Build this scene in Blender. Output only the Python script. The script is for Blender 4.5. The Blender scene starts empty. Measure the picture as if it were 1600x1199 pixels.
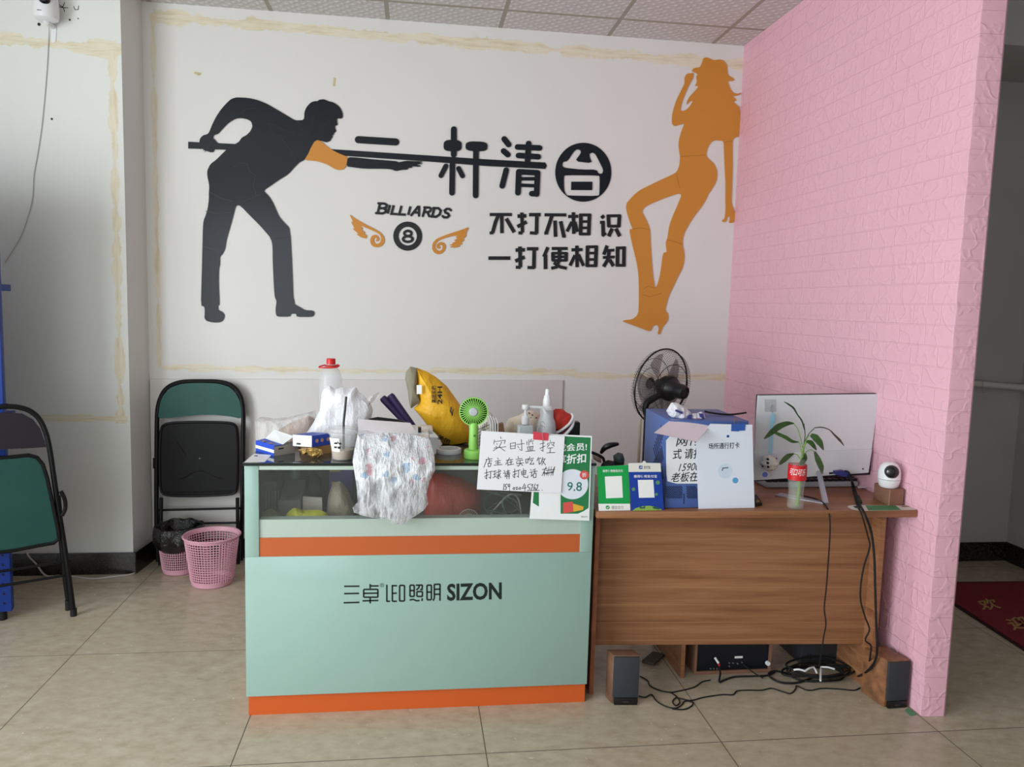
import bpy, bmesh, math, random
import numpy as np
from mathutils import Vector, Matrix, geometry, noise
S = bpy.context.scene
COL = S.collection
# ------------------------------------------------------------------ camera, world, light, exposure
YAW, PIT, ROL, FPX, CAMH = math.radians(7.43), math.radians(5.85), math.radians(-1.56), 1200.0, 1.5
_f = np.array([math.sin(YAW)*math.cos(PIT), math.cos(YAW)*math.cos(PIT), -math.sin(PIT)])
_r = np.array([math.cos(YAW), -math.sin(YAW), 0.0])
_d = np.cross(_f, _r)
_c, _s = math.cos(ROL), math.sin(ROL)
CR, CD = _c*_r+_s*_d, -_s*_r+_c*_d
CM = np.array([CR, CD, _f])
CO = np.array([0, 0, CAMH])
cam = bpy.data.cameras.new('camera'); camo = bpy.data.objects.new('camera', cam); COL.objects.link(camo)
cam.sensor_fit = 'HORIZONTAL'; cam.sensor_width = 36.0; cam.lens = FPX/1600*36.0; cam.clip_start = .02
camo.matrix_world = Matrix(((CR[0], -CD[0], -_f[0], 0), (CR[1], -CD[1], -_f[1], 0), (CR[2], -CD[2], -_f[2], CAMH), (0, 0, 0, 1)))
S.camera = camo
W = bpy.data.worlds.new('world'); S.world = W; W.use_nodes = True
W.node_tree.nodes['Background'].inputs[0].default_value = (.80, .88, 1, 1)
W.node_tree.nodes['Background'].inputs[1].default_value = 0.6
def area(name, loc, aim, sx, sy, power, col):
    l = bpy.data.lights.new(name, 'AREA'); l.shape = 'RECTANGLE'; l.size = sx; l.size_y = sy; l.energy = power; l.color = col
    o = bpy.data.objects.new(name, l); COL.objects.link(o); o.location = loc
    o.rotation_euler = (Vector(aim)-Vector(loc)).to_track_quat('-Z', 'Y').to_euler()
    return o
area('shop_window_daylight', (-3.28, .35, 1.45), (0, .35, 1.40), 3.3, 2.4, 208, (.915, .97, 1.0))
area('door_daylight', (-2.0, -1.88, 1.40), (-2.0, 2, 1.40), 1.6, 2.4, 28, (.93, .975, 1.0))
S.view_settings.view_transform = 'Standard'; S.view_settings.look = 'None'
S.view_settings.exposure = 0.03; S.view_settings.gamma = 1.0; S.view_settings.use_curve_mapping = False

# ------------------------------------------------------------------ helpers
def ray(u, v): return CM.T @ np.array([(u-800)/FPX, (v-599.5)/FPX, 1.0])
def hit(u, v, ax, val):
    d = ray(u, v); return Vector(CO+(val-CO[ax])/d[ax]*d)
def hitp(u, v, P, N):
    d = Vector(ray(u, v)); o = Vector(CO); P = Vector(P); N = Vector(N)
    return o+d*((P-o).dot(N)/d.dot(N))
def onY(y): return lambda u, v: hit(u, v, 1, y)
def onZ(z): return lambda u, v: hit(u, v, 2, z)
def lin(c):
    c = c/255.0
    return c/12.92 if c <= .04045 else ((c+.055)/1.055)**2.4
def rgb(c): return (lin(c[0]), lin(c[1]), lin(c[2]), 1)
MATS = {}
def mat(name, col=(200, 200, 200), rough=.5, metal=0, spec=.5, trans=0, alpha=1, noise_amt=0, noise_scale=30, bump=0, bscale=60, sss=0, emit=None, coat=0, ior=1.45):
    if name in MATS: return MATS[name]
    m = bpy.data.materials.new(name); m.use_nodes = True; MATS[name] = m
    nt = m.node_tree; b = nt.nodes['Principled BSDF']
    b.inputs['Base Color'].default_value = rgb(col); b.inputs['Roughness'].default_value = rough
    b.inputs['Metallic'].default_value = metal; b.inputs['Specular IOR Level'].default_value = spec
    b.inputs['Transmission Weight'].default_value = trans; b.inputs['Alpha'].default_value = alpha; b.inputs['IOR'].default_value = ior
    b.inputs['Coat Weight'].default_value = coat
    if emit: b.inputs['Emission Color'].default_value = rgb(emit[0]); b.inputs['Emission Strength'].default_value = emit[1]
    if noise_amt or bump:
        tc = nt.nodes.new('ShaderNodeTexCoord')
        if noise_amt:
            n = nt.nodes.new('ShaderNodeTexNoise'); n.inputs['Scale'].default_value = noise_scale; n.inputs['Detail'].default_value = 5
            nt.links.new(tc.outputs['Object'], n.inputs['Vector'])
            r = nt.nodes.new('ShaderNodeValToRGB'); r.color_ramp.elements[0].position = .3; r.color_ramp.elements[1].position = .7
            c0 = rgb(tuple(max(0, x*(1-noise_amt)) for x in col)); c1 = rgb(tuple(min(255, x*(1+noise_amt)) for x in col))
            r.color_ramp.elements[0].color = c0; r.color_ramp.elements[1].color = c1
            nt.links.new(n.outputs['Fac'], r.inputs['Fac']); nt.links.new(r.outputs['Color'], b.inputs['Base Color'])
        if bump:
            n = nt.nodes.new('ShaderNodeTexNoise'); n.inputs['Scale'].default_value = bscale; n.inputs['Detail'].default_value = 4
            nt.links.new(tc.outputs['Object'], n.inputs['Vector'])
            bp = nt.nodes.new('ShaderNodeBump'); bp.inputs['Strength'].default_value = bump; bp.inputs['Distance'].default_value = .01
            nt.links.new(n.outputs['Fac'], bp.inputs['Height']); nt.links.new(bp.outputs['Normal'], b.inputs['Normal'])
    return m
class NB:
    """small node builder on a principled material; scalar expressions become Math nodes"""
    def __init__(s, name, rough=.6, spec=.4):
        s.m = bpy.data.materials.new(name); s.m.use_nodes = True; MATS[name] = s.m; s.nt = s.m.node_tree; s.b = s.nt.nodes['Principled BSDF']
        s.b.inputs['Roughness'].default_value = rough; s.b.inputs['Specular IOR Level'].default_value = spec
        g = s.nt.nodes.new('ShaderNodeNewGeometry'); s.pos = g.outputs['Position']
        x = s.nt.nodes.new('ShaderNodeSeparateXYZ'); s.nt.links.new(s.pos, x.inputs[0]); s.x, s.y, s.z = x.outputs
    def put(s, sock, v):
        if hasattr(v, 'node'): s.nt.links.new(v, sock)
        else: sock.default_value = v
    def op(s, o, a, b=0.0, c=None):
        n = s.nt.nodes.new('ShaderNodeMath'); n.operation = o; s.put(n.inputs[0], a); s.put(n.inputs[1], b)
        if c is not None: s.put(n.inputs[2], c)
        return n.outputs[0]
    def noise(s, scale, detail=3, vec=None, out='Fac', rough=.5):
        n = s.nt.nodes.new('ShaderNodeTexNoise'); n.inputs['Scale'].default_value = scale; n.inputs['Detail'].default_value = detail; n.inputs['Roughness'].default_value = rough
        s.nt.links.new(vec if vec is not None else s.pos, n.inputs['Vector']); return n.outputs[out]
    def mapping(s, scale=(1, 1, 1), rot=(0, 0, 0), loc=(0, 0, 0)):
        n = s.nt.nodes.new('ShaderNodeMapping'); s.nt.links.new(s.pos, n.inputs[0]); n.inputs['Scale'].default_value = scale; n.inputs['Rotation'].default_value = rot; n.inputs['Location'].default_value = loc
        return n.outputs[0]
    def comb(s, x, y, z=0.0):
        n = s.nt.nodes.new('ShaderNodeCombineXYZ'); s.put(n.inputs[0], x); s.put(n.inputs[1], y); s.put(n.inputs[2], z); return n.outputs[0]
    def ramp(s, f, stops):
        n = s.nt.nodes.new('ShaderNodeValToRGB'); e = n.color_ramp.elements
        while len(e) < len(stops): e.new(.5)
        for i, (p, c) in enumerate(stops): e[i].position = p; e[i].color = rgb(c) if len(c) == 3 else c
        s.nt.links.new(f, n.inputs[0]); return n.outputs[0]
    def sstep(s, v, a, b):
        n = s.nt.nodes.new('ShaderNodeMapRange'); n.interpolation_type = 'SMOOTHSTEP'; s.put(n.inputs[0], v); s.put(n.inputs[1], a); s.put(n.inputs[2], b); return n.outputs[0]
    def mix(s, f, a, b):
        n = s.nt.nodes.new('ShaderNodeMix'); n.data_type = 'RGBA'; s.put(n.inputs[0], f)
        for k, v in ((6, a), (7, b)):
            if hasattr(v, 'node'): s.nt.links.new(v, n.inputs[k])
            else: n.inputs[k].default_value = rgb(v)
        return n.outputs[2]
    def color(s, v): s.put(s.b.inputs['Base Color'], v if hasattr(v, 'node') else rgb(v))
    def bump(s, h, strength=.5, dist=.01):
        n = s.nt.nodes.new('ShaderNodeBump'); n.inputs['Strength'].default_value = strength; n.inputs['Distance'].default_value = dist
        s.put(n.inputs['Height'], h); s.nt.links.new(n.outputs[0], s.b.inputs['Normal'])

class MB:
    def __init__(s): s.bm = bmesh.new()
    def face(s, pts):
        try: return s.bm.faces.new([s.bm.verts.new(p) for p in pts])
        except ValueError: pass
    def hexa(s, p, bev=0, seg=2):
        v = [s.bm.verts.new(q) for q in p]; fs = []
        for f in ((0, 3, 2, 1), (4, 5, 6, 7), (0, 1, 5, 4), (1, 2, 6, 5), (2, 3, 7, 6), (3, 0, 4, 7)): fs.append(s.bm.faces.new([v[i] for i in f]))
        if bev: bmesh.ops.bevel(s.bm, geom=list({e for f in fs for e in f.edges}), offset=bev, segments=seg, affect='EDGES', profile=.5)
        return s
    def box(s, x0, x1, y0, y1, z0, z1, M=None, bev=0, seg=2):
        p = [(x0, y0, z0), (x1, y0, z0), (x1, y1, z0), (x0, y1, z0), (x0, y0, z1), (x1, y0, z1), (x1, y1, z1), (x0, y1, z1)]
        if M is not None: p = [M @ Vector(q) for q in p]
        return s.hexa(p, bev, seg)
    def prism(s, pts, ext, holes=(), bev=0):
        """polygon (3-D points) with holes, given thickness by vector ext"""
        ext = Vector(ext); loops = [[Vector(p) for p in pts]]+[[Vector(p) for p in h] for h in holes]
        flat = [p for l in loops for p in l]
        a = [s.bm.verts.new(p) for p in flat]; b = [s.bm.verts.new(p+ext) for p in flat]
        if not holes and len(pts) <= 4:
            s.bm.faces.new(a); s.bm.faces.new(b[::-1])
        else:
            for t in geometry.tessellate_polygon(loops):
                try: s.bm.faces.new([a[i] for i in t]); s.bm.faces.new([b[i] for i in reversed(t)])
                except ValueError: pass
        k = 0
        for l in loops:
            n = len(l)
            for i in range(n):
                i0, i1 = k+i, k+(i+1) % n
                try: s.bm.faces.new([a[i0], b[i0], b[i1], a[i1]])
                except ValueError: pass
            k += n
        return s
    def tube(s, pts, r, n=8, closed=False, cap=True):
        pts = [Vector(p) for p in pts]; m = len(pts); rs = r if isinstance(r, (list, tuple)) else [r]*m
        if m < 2: return s
        up = None; rings = []
        for i in range(m):
            a = pts[i-1] if (i or closed) else pts[0]; b = pts[(i+1) % m] if (i < m-1 or closed) else pts[-1]
            t = (b-a).normalized()
            if t.length < .5: t = Vector((0, 0, 1))
            if up is None:
                up = t.orthogonal().normalized()
            else:
                up = up-t*up.dot(t); up = up.normalized() if up.length > 1e-6 else t.orthogonal().normalized()
            w = t.cross(up)
            rings.append([s.bm.verts.new(pts[i]+(up*math.cos(2*math.pi*k/n)+w*math.sin(2*math.pi*k/n))*rs[i]) for k in range(n)])
        for i in range(m if closed else m-1):
            A, B = rings[i], rings[(i+1) % m]
            for k in range(n):
                try: s.bm.faces.new([A[k], A[(k+1) % n], B[(k+1) % n], B[k]])
                except ValueError: pass
        if not closed and cap:
            s.bm.faces.new(rings[0][::-1]); s.bm.faces.new(rings[-1])
        return s
    def lathe(s, prof, cx=0, cy=0, n=32, M=None, sx=1, sy=1):
        rings = []
        for (r, z) in prof:
            if r < 1e-6:
                q = Vector((cx, cy, z)); rings.append([s.bm.verts.new(M @ q if M is not None else q)])
            else:
                ring = []
                for k in range(n):
                    q = Vector((cx+sx*r*math.cos(2*math.pi*k/n), cy+sy*r*math.sin(2*math.pi*k/n), z)); ring.append(s.bm.verts.new(M @ q if M is not None else q))
                rings.append(ring)
        for A, B in zip(rings, rings[1:]):
            for k in range(n):
                a, b = A[k % len(A)], A[(k+1) % len(A)]; c, d = B[(k+1) % len(B)], B[k % len(B)]
                q = []
                for v in (a, b, c, d):
                    if v not in q: q.append(v)
                if len(q) >= 3:
                    try: s.bm.faces.new(q)
                    except ValueError: pass
        return s
    def grid(s, f, nu, nv, closeu=False):
        V = [[s.bm.verts.new(f(i/(nu if closeu else nu-1), j/(nv-1))) for j in range(nv)] for i in range(nu)]
        for i in range(nu if closeu else nu-1):
            for j in range(nv-1):
                try: s.bm.faces.new([V[i][j], V[(i+1) % nu][j], V[(i+1) % nu][j+1], V[i][j+1]])
                except ValueError: pass
        return s
    def strokes(s, lines, w, mp, ext, cap='round', sub=1):
        for L in lines:
            ww = w
            if isinstance(L[-1], (int, float)): ww = L[-1]; L = L[:-1]
            s.prism([mp(*q) for q in outline(L, ww, cap)], ext)
        return s
    def text(s, body, quad, ext, bold=0, shear=0, keep=False):
        """letters fitted into a 3-D quad (top-left, top-right, bottom-right, bottom-left)"""
        c = bpy.data.curves.new('t', 'FONT'); c.body = body; c.offset = bold; c.shear = shear; c.resolution_u = 3
        o = bpy.data.objects.new('t', c); COL.objects.link(o)
        dg = bpy.context.evaluated_depsgraph_get(); me = bpy.data.meshes.new_from_object(o.evaluated_get(dg))
        xs = [v.co.x for v in me.vertices]; ys = [v.co.y for v in me.vertices]
        if xs:
            x0, x1, y0, y1 = min(xs), max(xs), min(ys), max(ys); TL, TR, BR, BL = [Vector(q) for q in quad]; ext = Vector(ext)
            def mp(x, y):
                a = (x-x0)/max(x1-x0, 1e-6); b = (y-y0)/max(y1-y0, 1e-6)
                return (BL*(1-a)+BR*a)*(1-b)+(TL*(1-a)+TR*a)*b
            vs = [s.bm.verts.new(mp(v.co.x, v.co.y)+ext) for v in me.vertices]
            for p in me.polygons:
                try: s.bm.faces.new([vs[i] for i in p.vertices])
                except ValueError: pass
        bpy.data.objects.remove(o); bpy.data.curves.remove(c); bpy.data.meshes.remove(me)
        return s
    def disp(s, amt, scale, seed=0):
        for v in s.bm.verts:
            v.co += noise.noise_vector(v.co*scale+Vector((seed, seed*1.7, 0)))*amt
        return s
def outline(L, w, cap='round'):
    """2-D polyline -> closed outline of width w"""
    P = [Vector((float(a), float(b))) for a, b in L]; P = [P[0]]+[b for a, b in zip(P, P[1:]) if (b-a).length > 1e-6]; h = w/2; n = len(P)
    if n == 1: P.append(P[0]+Vector((.01, 0))); n = 2
    lft, rgt = [], []
    for i in range(n):
        d0 = (P[i]-P[i-1]).normalized() if i else (P[1]-P[0]).normalized()
        d1 = (P[i+1]-P[i]).normalized() if i < n-1 else d0
        t = d0+d1; t = t.normalized() if t.length > .2 else d0
        nn = Vector((-t.y, t.x)); k = h/max(.45, nn.dot(Vector((-d0.y, d0.x))))
        lft.append(P[i]+nn*k); rgt.append(P[i]-nn*k)
    out = list(lft)
    if cap == 'round':
        d = (P[-1]-P[-2]).normalized(); nn = Vector((-d.y, d.x))
        out += [P[-1]+nn*h*math.cos(a)+d*h*math.sin(a) for a in [math.pi*k/6 for k in range(1, 6)]]
    out += rgt[::-1]
    if cap == 'round':
        d = (P[0]-P[1]).normalized(); nn = Vector((-d.y, d.x))
        out += [P[0]+nn*h*math.cos(a)+d*h*math.sin(a) for a in [math.pi*k/6 for k in range(1, 6)]]
    return [(q.x, q.y) for q in out]
def smooth2(P, it=1):
    """corner-cutting of a closed outline"""
    for _ in range(it):
        Q = []
        for i in range(len(P)):
            a, b = P[i], P[(i+1) % len(P)]
            Q += [(a[0]*.8+b[0]*.2, a[1]*.8+b[1]*.2), (a[0]*.2+b[0]*.8, a[1]*.2+b[1]*.8)]
        P = Q
    return P
def crv(pts, k=6, closed=False):
    """Catmull-Rom through 3-D points"""
    P = [Vector(p) for p in pts]; n = len(P); out = []
    for i in range(n if closed else n-1):
        if closed: a, b, c, d = P[i-1], P[i], P[(i+1) % n], P[(i+2) % n]
        else: a, b, c, d = P[max(i-1, 0)], P[i], P[i+1], P[min(i+2, n-1)]
        for j in range(k):
            t = j/k; out.append(.5*((2*b)+(c-a)*t+(2*a-5*b+4*c-d)*t*t+(3*b-a-3*c+d)*t**3))
    if not closed: out.append(P[-1])
    return out
def thing(name, label, cat, loc=(0, 0, 0), group=None):
    o = bpy.data.objects.new(name, None); COL.objects.link(o); o.empty_display_size = .05; o.location = loc
    o['label'] = label; o['category'] = cat
    if group: o['group'] = group
    return o
def wloc(o):
    v = Vector((0, 0, 0))
    while o is not None: v += o.location; o = o.parent
    return v
def part(name, mb, m, parent=None, sharp=35, label=None):
    bm = mb.bm; bmesh.ops.recalc_face_normals(bm, faces=bm.faces)
    off = wloc(parent) if parent else Vector((0, 0, 0))
    for v in bm.verts: v.co -= off
    for f in bm.faces: f.smooth = True
    for e in bm.edges:
        if len(e.link_faces) == 2 and e.calc_face_angle(0) > math.radians(sharp): e.smooth = False
    me = bpy.data.meshes.new(name); bm.to_mesh(me); bm.free()
    if isinstance(m, str): m = MATS[m]
    me.materials.append(m); o = bpy.data.objects.new(name, me); COL.objects.link(o)
    if parent: o.parent = parent
    if label: o['label'] = label
    return o
def solo(name, mb, m, label, cat, group=None, sharp=35):
    """a thing that is one mesh, its origin at its own base"""
    xs = [v.co for v in mb.bm.verts]; c = Vector((sum(p.x for p in xs)/len(xs), sum(p.y for p in xs)/len(xs), min(p.z for p in xs)))
    for v in mb.bm.verts: v.co -= c
    o = part(name, mb, m, None, sharp); o.location = c; o['label'] = label; o['category'] = cat
    if group: o['group'] = group
    return o
def struct(name, mb, m, parent=None, sharp=35):
    o = part(name, mb, m, parent, sharp)
    if not parent: o['kind'] = 'structure'
    return o
def quad(a, b, c, d, mp): return [mp(*a), mp(*b), mp(*c), mp(*d)]
def rect(u0, v0, u1, v1, mp): return quad((u0, v0), (u1, v0), (u1, v1), (u0, v1), mp)
def Xf(loc, rz=0, rx=0, ry=0): return Matrix.Translation(loc) @ Matrix.Rotation(rz, 4, 'Z') @ Matrix.Rotation(ry, 4, 'Y') @ Matrix.Rotation(rx, 4, 'X')
# ------------------------------------------------------------------ the setting
YB, ZC, YL, XP, YP = 4.5, 3.055, 4.25, 1.92, 2.528   # back wall, ceiling, left column face, pink wall face, pink wall end
XL, XR, YF = -3.3, 3.68, -1.9
# floor tiles
n = NB('floor_tile', .22, .45)
tx = n.op('ABSOLUTE', n.op('SUBTRACT', n.op('FRACT', n.op('DIVIDE', n.op('ADD', n.x, .5625+8.25), .8250)), .5))
ty = n.op('ABSOLUTE', n.op('SUBTRACT', n.op('FRACT', n.op('DIVIDE', n.op('ADD', n.y, -2.424+8.44), .8440)), .5))
j = n.op('GREATER_THAN', n.op('MAXIMUM', tx, ty), .4978)
mv = n.mapping((1.6, 2.6, 1.0), (0, 0, .5))
a = n.noise(9, 8, mv, rough=.62); b_ = n.noise(2.0, 3); g_ = n.noise(45, 3)
base = n.ramp(a, [(.26, (166, 152, 130)), (.46, (182, 169, 147)), (.62, (190, 178, 157)), (.80, (202, 192, 173))])
base = n.mix(n.op('MULTIPLY', n.sstep(b_, .4, .7), .35), base, (182, 168, 146))
base = n.mix(n.sstep(g_, .68, .74), base, (214, 204, 186))
n.color(n.mix(j, base, (92, 82, 70)))
n.put(n.b.inputs['Roughness'], n.op('ADD', n.op('MULTIPLY', j, .4), n.op('ADD', .16, n.op('MULTIPLY', a, .12))))
struct('floor', MB().box(XL-.2, XR+.2, YF-.2, 4.9, -.08, 0), n.m)
# ceiling tiles
n = NB('ceiling_tile', .75, .2)
fx = n.op('ABSOLUTE', n.op('SUBTRACT', n.op('FRACT', n.op('DIVIDE', n.op('ADD', n.x, .163+6.27), .627)), .5))
fy = n.op('ABSOLUTE', n.op('SUBTRACT', n.op('FRACT', n.op('DIVIDE', n.op('ADD', n.y, -4.232+6.27), .627)), .5))
bar = n.op('GREATER_THAN', n.op('MAXIMUM', fx, fy), .481)
wv = n.nt.nodes.new('ShaderNodeTexWave'); wv.inputs['Scale'].default_value = 7.5; wv.inputs['Distortion'].default_value = 3.0; wv.inputs['Detail'].default_value = 1; wv.inputs['Detail Scale'].default_value = 1.6
n.nt.links.new(n.mapping((1, 1, 1), (0, 0, .8)), wv.inputs['Vector'])
wv2 = n.nt.nodes.new('ShaderNodeTexWave'); wv2.inputs['Scale'].default_value = 7.5; wv2.inputs['Distortion'].default_value = 3.0; wv2.inputs['Detail'].default_value = 1; wv2.inputs['Detail Scale'].default_value = 1.6
n.nt.links.new(n.mapping((1, 1, 1), (0, 0, -.8)), wv2.inputs['Vector'])
em = n.op('MULTIPLY', wv.outputs['Fac'], wv2.outputs['Fac'])
tile = n.mix(n.sstep(em, .3, .8), (206, 204, 203), (226, 225, 224))
n.color(n.mix(bar, tile, (168, 163, 152)))
n.bump(n.op('ADD', n.op('MULTIPLY', em, n.op('SUBTRACT', 1.0, bar)), n.op('MULTIPLY', bar, 1.5)), .5, .006)
struct('ceiling', MB().box(-1.55, 1.97, YF, YB+.05, ZC, ZC+.06), n.m)
m_dark_ceil = mat('plaster_ceiling', (190, 189, 186), .8, noise_amt=.03, noise_scale=3)
struct('ceiling_left', MB().box(XL-.1, -1.55, YF, YB, ZC+.1, ZC+.16), m_dark_ceil)
struct('ceiling_right', MB().box(1.97, XR+.1, YF, YB, ZC+.1, ZC+.16), m_dark_ceil)
# painted walls with dried glue bands
def wall_mat(name, col, bands, spec=.3, rough=.55):
    """bands: (axis 'h'|'v', centre, slope, half width, from, to)"""
    n = NB(name, rough, spec)
    soft = n.noise(1.3, 4)
    c = n.mix(n.op('MULTIPLY', n.sstep(soft, .35, .75), .25), col, tuple(x*.95 for x in col))
    for ax, cen, sl, hw, p0, p1 in bands:
        along, acr = (n.x, n.z) if ax == 'h' else (n.z, n.x)
        st = n.mapping((3, 3, 26) if ax == 'h' else (26, 3, 3))
        e1 = n.noise(5, 5, n.mapping((1.6, 1, 1), loc=(cen*7, 0, cen*3)) if ax == 'h' else n.mapping((1, 1, 1.6), loc=(cen*7, 0, cen*3)), rough=.65)
        streak = n.noise(2.2, 5, st, rough=.6)
        d = n.op('ABSOLUTE', n.op('SUBTRACT', acr, n.op('ADD', n.op('MULTIPLY', n.op('SUBTRACT', along, p0), sl), cen)))
        wd = n.op('ADD', n.op('MULTIPLY', n.op('SUBTRACT', e1, .47), hw*3.4), n.op('ADD', hw*.78, n.op('MULTIPLY', n.op('SUBTRACT', streak, .5), hw*1.4)))
        mk = n.sstep(n.op('SUBTRACT', wd, d), 0.0, .006)
        mk = n.op('MULTIPLY', mk, n.op('MULTIPLY', n.op('GREATER_THAN', along, min(p0, p1)), n.op('LESS_THAN', along, max(p0, p1))))
        tan = n.ramp(streak, [(.3, (208, 193, 162)), (.45, (222, 212, 184)), (.6, (230, 223, 202)), (.72, (222, 208, 178))])
        c = n.mix(n.op('MULTIPLY', mk, .92), c, tan)
    n.color(c); n.bump(n.noise(3, 3), .05, .01)
    return n.m
WHITE = (226, 225, 222)
m_back = wall_mat('back_wall_paint', WHITE, [('h', 2.985, -.0125, .034, -1.40, 1.92), ('v', -1.405, 0, .017, 1.10, 3.0), ('h', 1.096, .004, .022, -1.40, -.6), ('h', 1.094, .004, .017, -.6, .12), ('h', 1.105, 0, .022, .1, .98), ('h', 1.088, .004, .022, .96, 1.92)], .45, .38)
struct('wall_back', MB().box(-1.60, 2.1, YB, YB+.12, 0, ZC+.1), m_back)
lp = [hit(240, 592, 1, YB), hit(882, 594, 1, YB)]
mb = MB(); y0 = YB-.014
mb.hexa([(-1.455, y0, .0), (.893, y0, 0), (.893, YB, 0), (-1.455, YB, 0), (-1.455, y0, lp[0].z), (.893, y0, lp[1].z), (.893, YB, lp[1].z), (-1.455, YB, lp[0].z)], .003)
struct('trim_1', mb, mat('panel_paint', (216, 214, 211), .45, noise_amt=.015, noise_scale=3))
m_left = wall_mat('left_wall_paint', (228, 230, 226), [('h', 2.742, -.012, .042, -2.6, -1.48), ('v', -1.525, 0, .024, .82, 2.72), ('h', .845, 0, .020, -1.93, -1.49)])
mb = MB()
mb.prism([(XL, YL, 0), (-1.480, YL, 0), (-1.455, YB+.05, 0), (XL, YB+.05, 0)], (0, 0, ZC+.1))
struct('wall_left', mb, m_left)
# small holes and scars in the paint
mb = MB()
for (u, v, r) in ((61, 38, 2.2), (81, 186, 1.6), (109, 31, 1.4), (122, 29, .9)): mb.lathe([(0, 0), (r*.0036, 0), (r*.0036, .001), (0, .001)], n=8, M=Matrix.Translation(hit(u, v, 1, YL-.0005)) @ Matrix.Rotation(math.pi/2, 4, 'X'))
mb.strokes([[(92, 7), (98, 11), (101, 4)], [(88, 10), (100, 12), (106, 12)], [(99, 12), (101, 18)], [(115, 10), (117, 15), (122, 15), (123, 9)]], 1.0, onY(YL-.0008), (0, .0008, 0))
struct('trim_2', mb, mat('wall_hole', (52, 48, 44), .9))
mb = MB()
mb.strokes([[(305, 114), (313, 115), 3.5], [(309, 117), (312, 117), 2], [(523, 123), (522, 133), 4]], 3, onY(YB-.0008), (0, .0008, 0))
struct('trim_3', mb, mat('glue_blot', (205, 190, 150), .7))
# baseboards of dark speckled granite
n = NB('granite', .25, .5)
n.color(n.ramp(n.noise(160, 2), [(.35, (14, 12, 11)), (.55, (34, 29, 26)), (.68, (70, 58, 50)), (.8, (40, 35, 33))]))
m_gran = n.m
struct('baseboard_left', MB().prism([(XL, YL-.012, 0), (-1.468, YL-.012, 0), (-1.468, YL+.002, 0), (XL, YL+.002, 0)], (0, 0, .118)), m_gran)
struct('trim_4', MB().prism([(-1.4675, YL-.012, 0), (-1.464, YL-.0125, 0), (-1.439, YB-.016, 0), (-1.4415, YB-.016, 0)], (0, 0, .118)), m_gran)
struct('baseboard_back', MB().box(-1.44, 1.90, YB-.028, YB-.0145, 0, .115), m_gran)
# pink foam brick partition
def pink(name, along):
    n = NB(name, .42, .45)
    s_ = n.y if along == 'y' else n.x
    bn = n.nt.nodes.new('ShaderNodeTexBrick'); bn.offset = .5; bn.inputs['Scale'].default_value = 1; bn.inputs['Brick Width'].default_value = .155 if along == 'y' else .30; bn.inputs['Row Height'].default_value = .0775
    bn.inputs['Mortar Size'].default_value = .0035; bn.inputs['Mortar Smooth'].default_value = .6; bn.inputs['Color1'].default_value = (1, 1, 1, 1); bn.inputs['Color2'].default_value = (.9, .9, .9, 1); bn.inputs['Mortar'].default_value = (0, 0, 0, 1)
    n.nt.links.new(n.comb(n.op('ADD', s_, 20.02), n.op('ADD', n.z, 20.0)), bn.inputs['Vector'])
    relief = n.noise(26, 4, n.mapping((1, 1, 1.5)), rough=.55)
    ridge = n.op('ABSOLUTE', n.op('SUBTRACT', n.noise(11, 2), .5))
    ridge = n.op('SUBTRACT', 1.0, n.sstep(ridge, 0.0, .06))
    # sheet joints every 0.77 m in height and 0.70 m in length
    jz = n.op('ABSOLUTE', n.op('SUBTRACT', n.op('FRACT', n.op('DIVIDE', n.op('ADD', n.z, .06), .775)), .5))
    js = n.op('ABSOLUTE', n.op('SUBTRACT', n.op('FRACT', n.op('DIVIDE', n.op('ADD', s_, .28), .70)), .5))
    seam = n.op('GREATER_THAN', n.op('MAXIMUM', jz, js), .4978)
    h = n.op('ADD', n.op('MULTIPLY', bn.outputs['Color'], .55), n.op('ADD', n.op('MULTIPLY', relief, .45), n.op('MULTIPLY', ridge, .42)))
    h = n.op('SUBTRACT', h, n.op('MULTIPLY', seam, .5))
    n.color(n.mix(n.op('MULTIPLY', n.sstep(n.noise(3, 4), .3, .8), .3), (236, 184, 200), (226, 172, 190)))
    n.bump(h, .55, .006)
    return n.m
mp_, me_ = pink('pink_foam_brick', 'y'), pink('pink_foam_brick_end', 'x')
mb = MB()
outl = [(XP, YP)]+[(XP+.02, YP-.003)]+[(2.005, YP-.006), (2.018, YP+.004), (2.03, YP+.03), (2.03, YB), (1.91, YB)]
mb.prism([(x, y, 0) for x, y in outl], (0, 0, ZC+.1))
o = struct('wall_right', mb, mp_)
o.data.materials.append(me_)
for p in o.data.polygons:
    if p.normal.y < -.6: p.material_index = 1
# shop hall to the right of the partition, left wall with the shop window, front wall with the door
m_hall = mat('hall_paint_dimmed', (182, 182, 179), .7, noise_amt=.03, noise_scale=2)  # the hall's dimness is put into this darker wall colour
YH = 4.222
struct('wall_hall_back', MB().box(2.03, XR+.1, YH, YH+.1, 0, ZC+.15), m_hall)
struct('wall_hall_right', MB().box(XR, XR+.1, YF, YH, 0, ZC+.15), m_hall)
struct('baseboard_hall_back', MB().box(2.03, XR, YH-.012, YH, 0, .118), m_gran)
struct('baseboard_hall_right', MB().box(XR-.012, XR, YF, YH-.012, 0, .118), m_gran)
zb = hit(1590, 71, 1, YH-.6).z
struct('beam_hall', MB().box(2.03, XR, YH-.55, YH, hit(1590, 71, 1, YH-.55).z, ZC+.12), m_hall)
mb = MB()
mb.box(XL-.1, XL, YF, -1.35, 0, ZC+.15).box(XL-.1, XL, 2.05, YL, 0, ZC+.15).box(XL-.1, XL, -1.35, 2.05, 0, .22).box(XL-.1, XL, -1.35, 2.05, 2.68, ZC+.15)
struct('wall_window', mb, mat('side_paint', (225, 225, 222), .7))
mb = MB()
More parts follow.
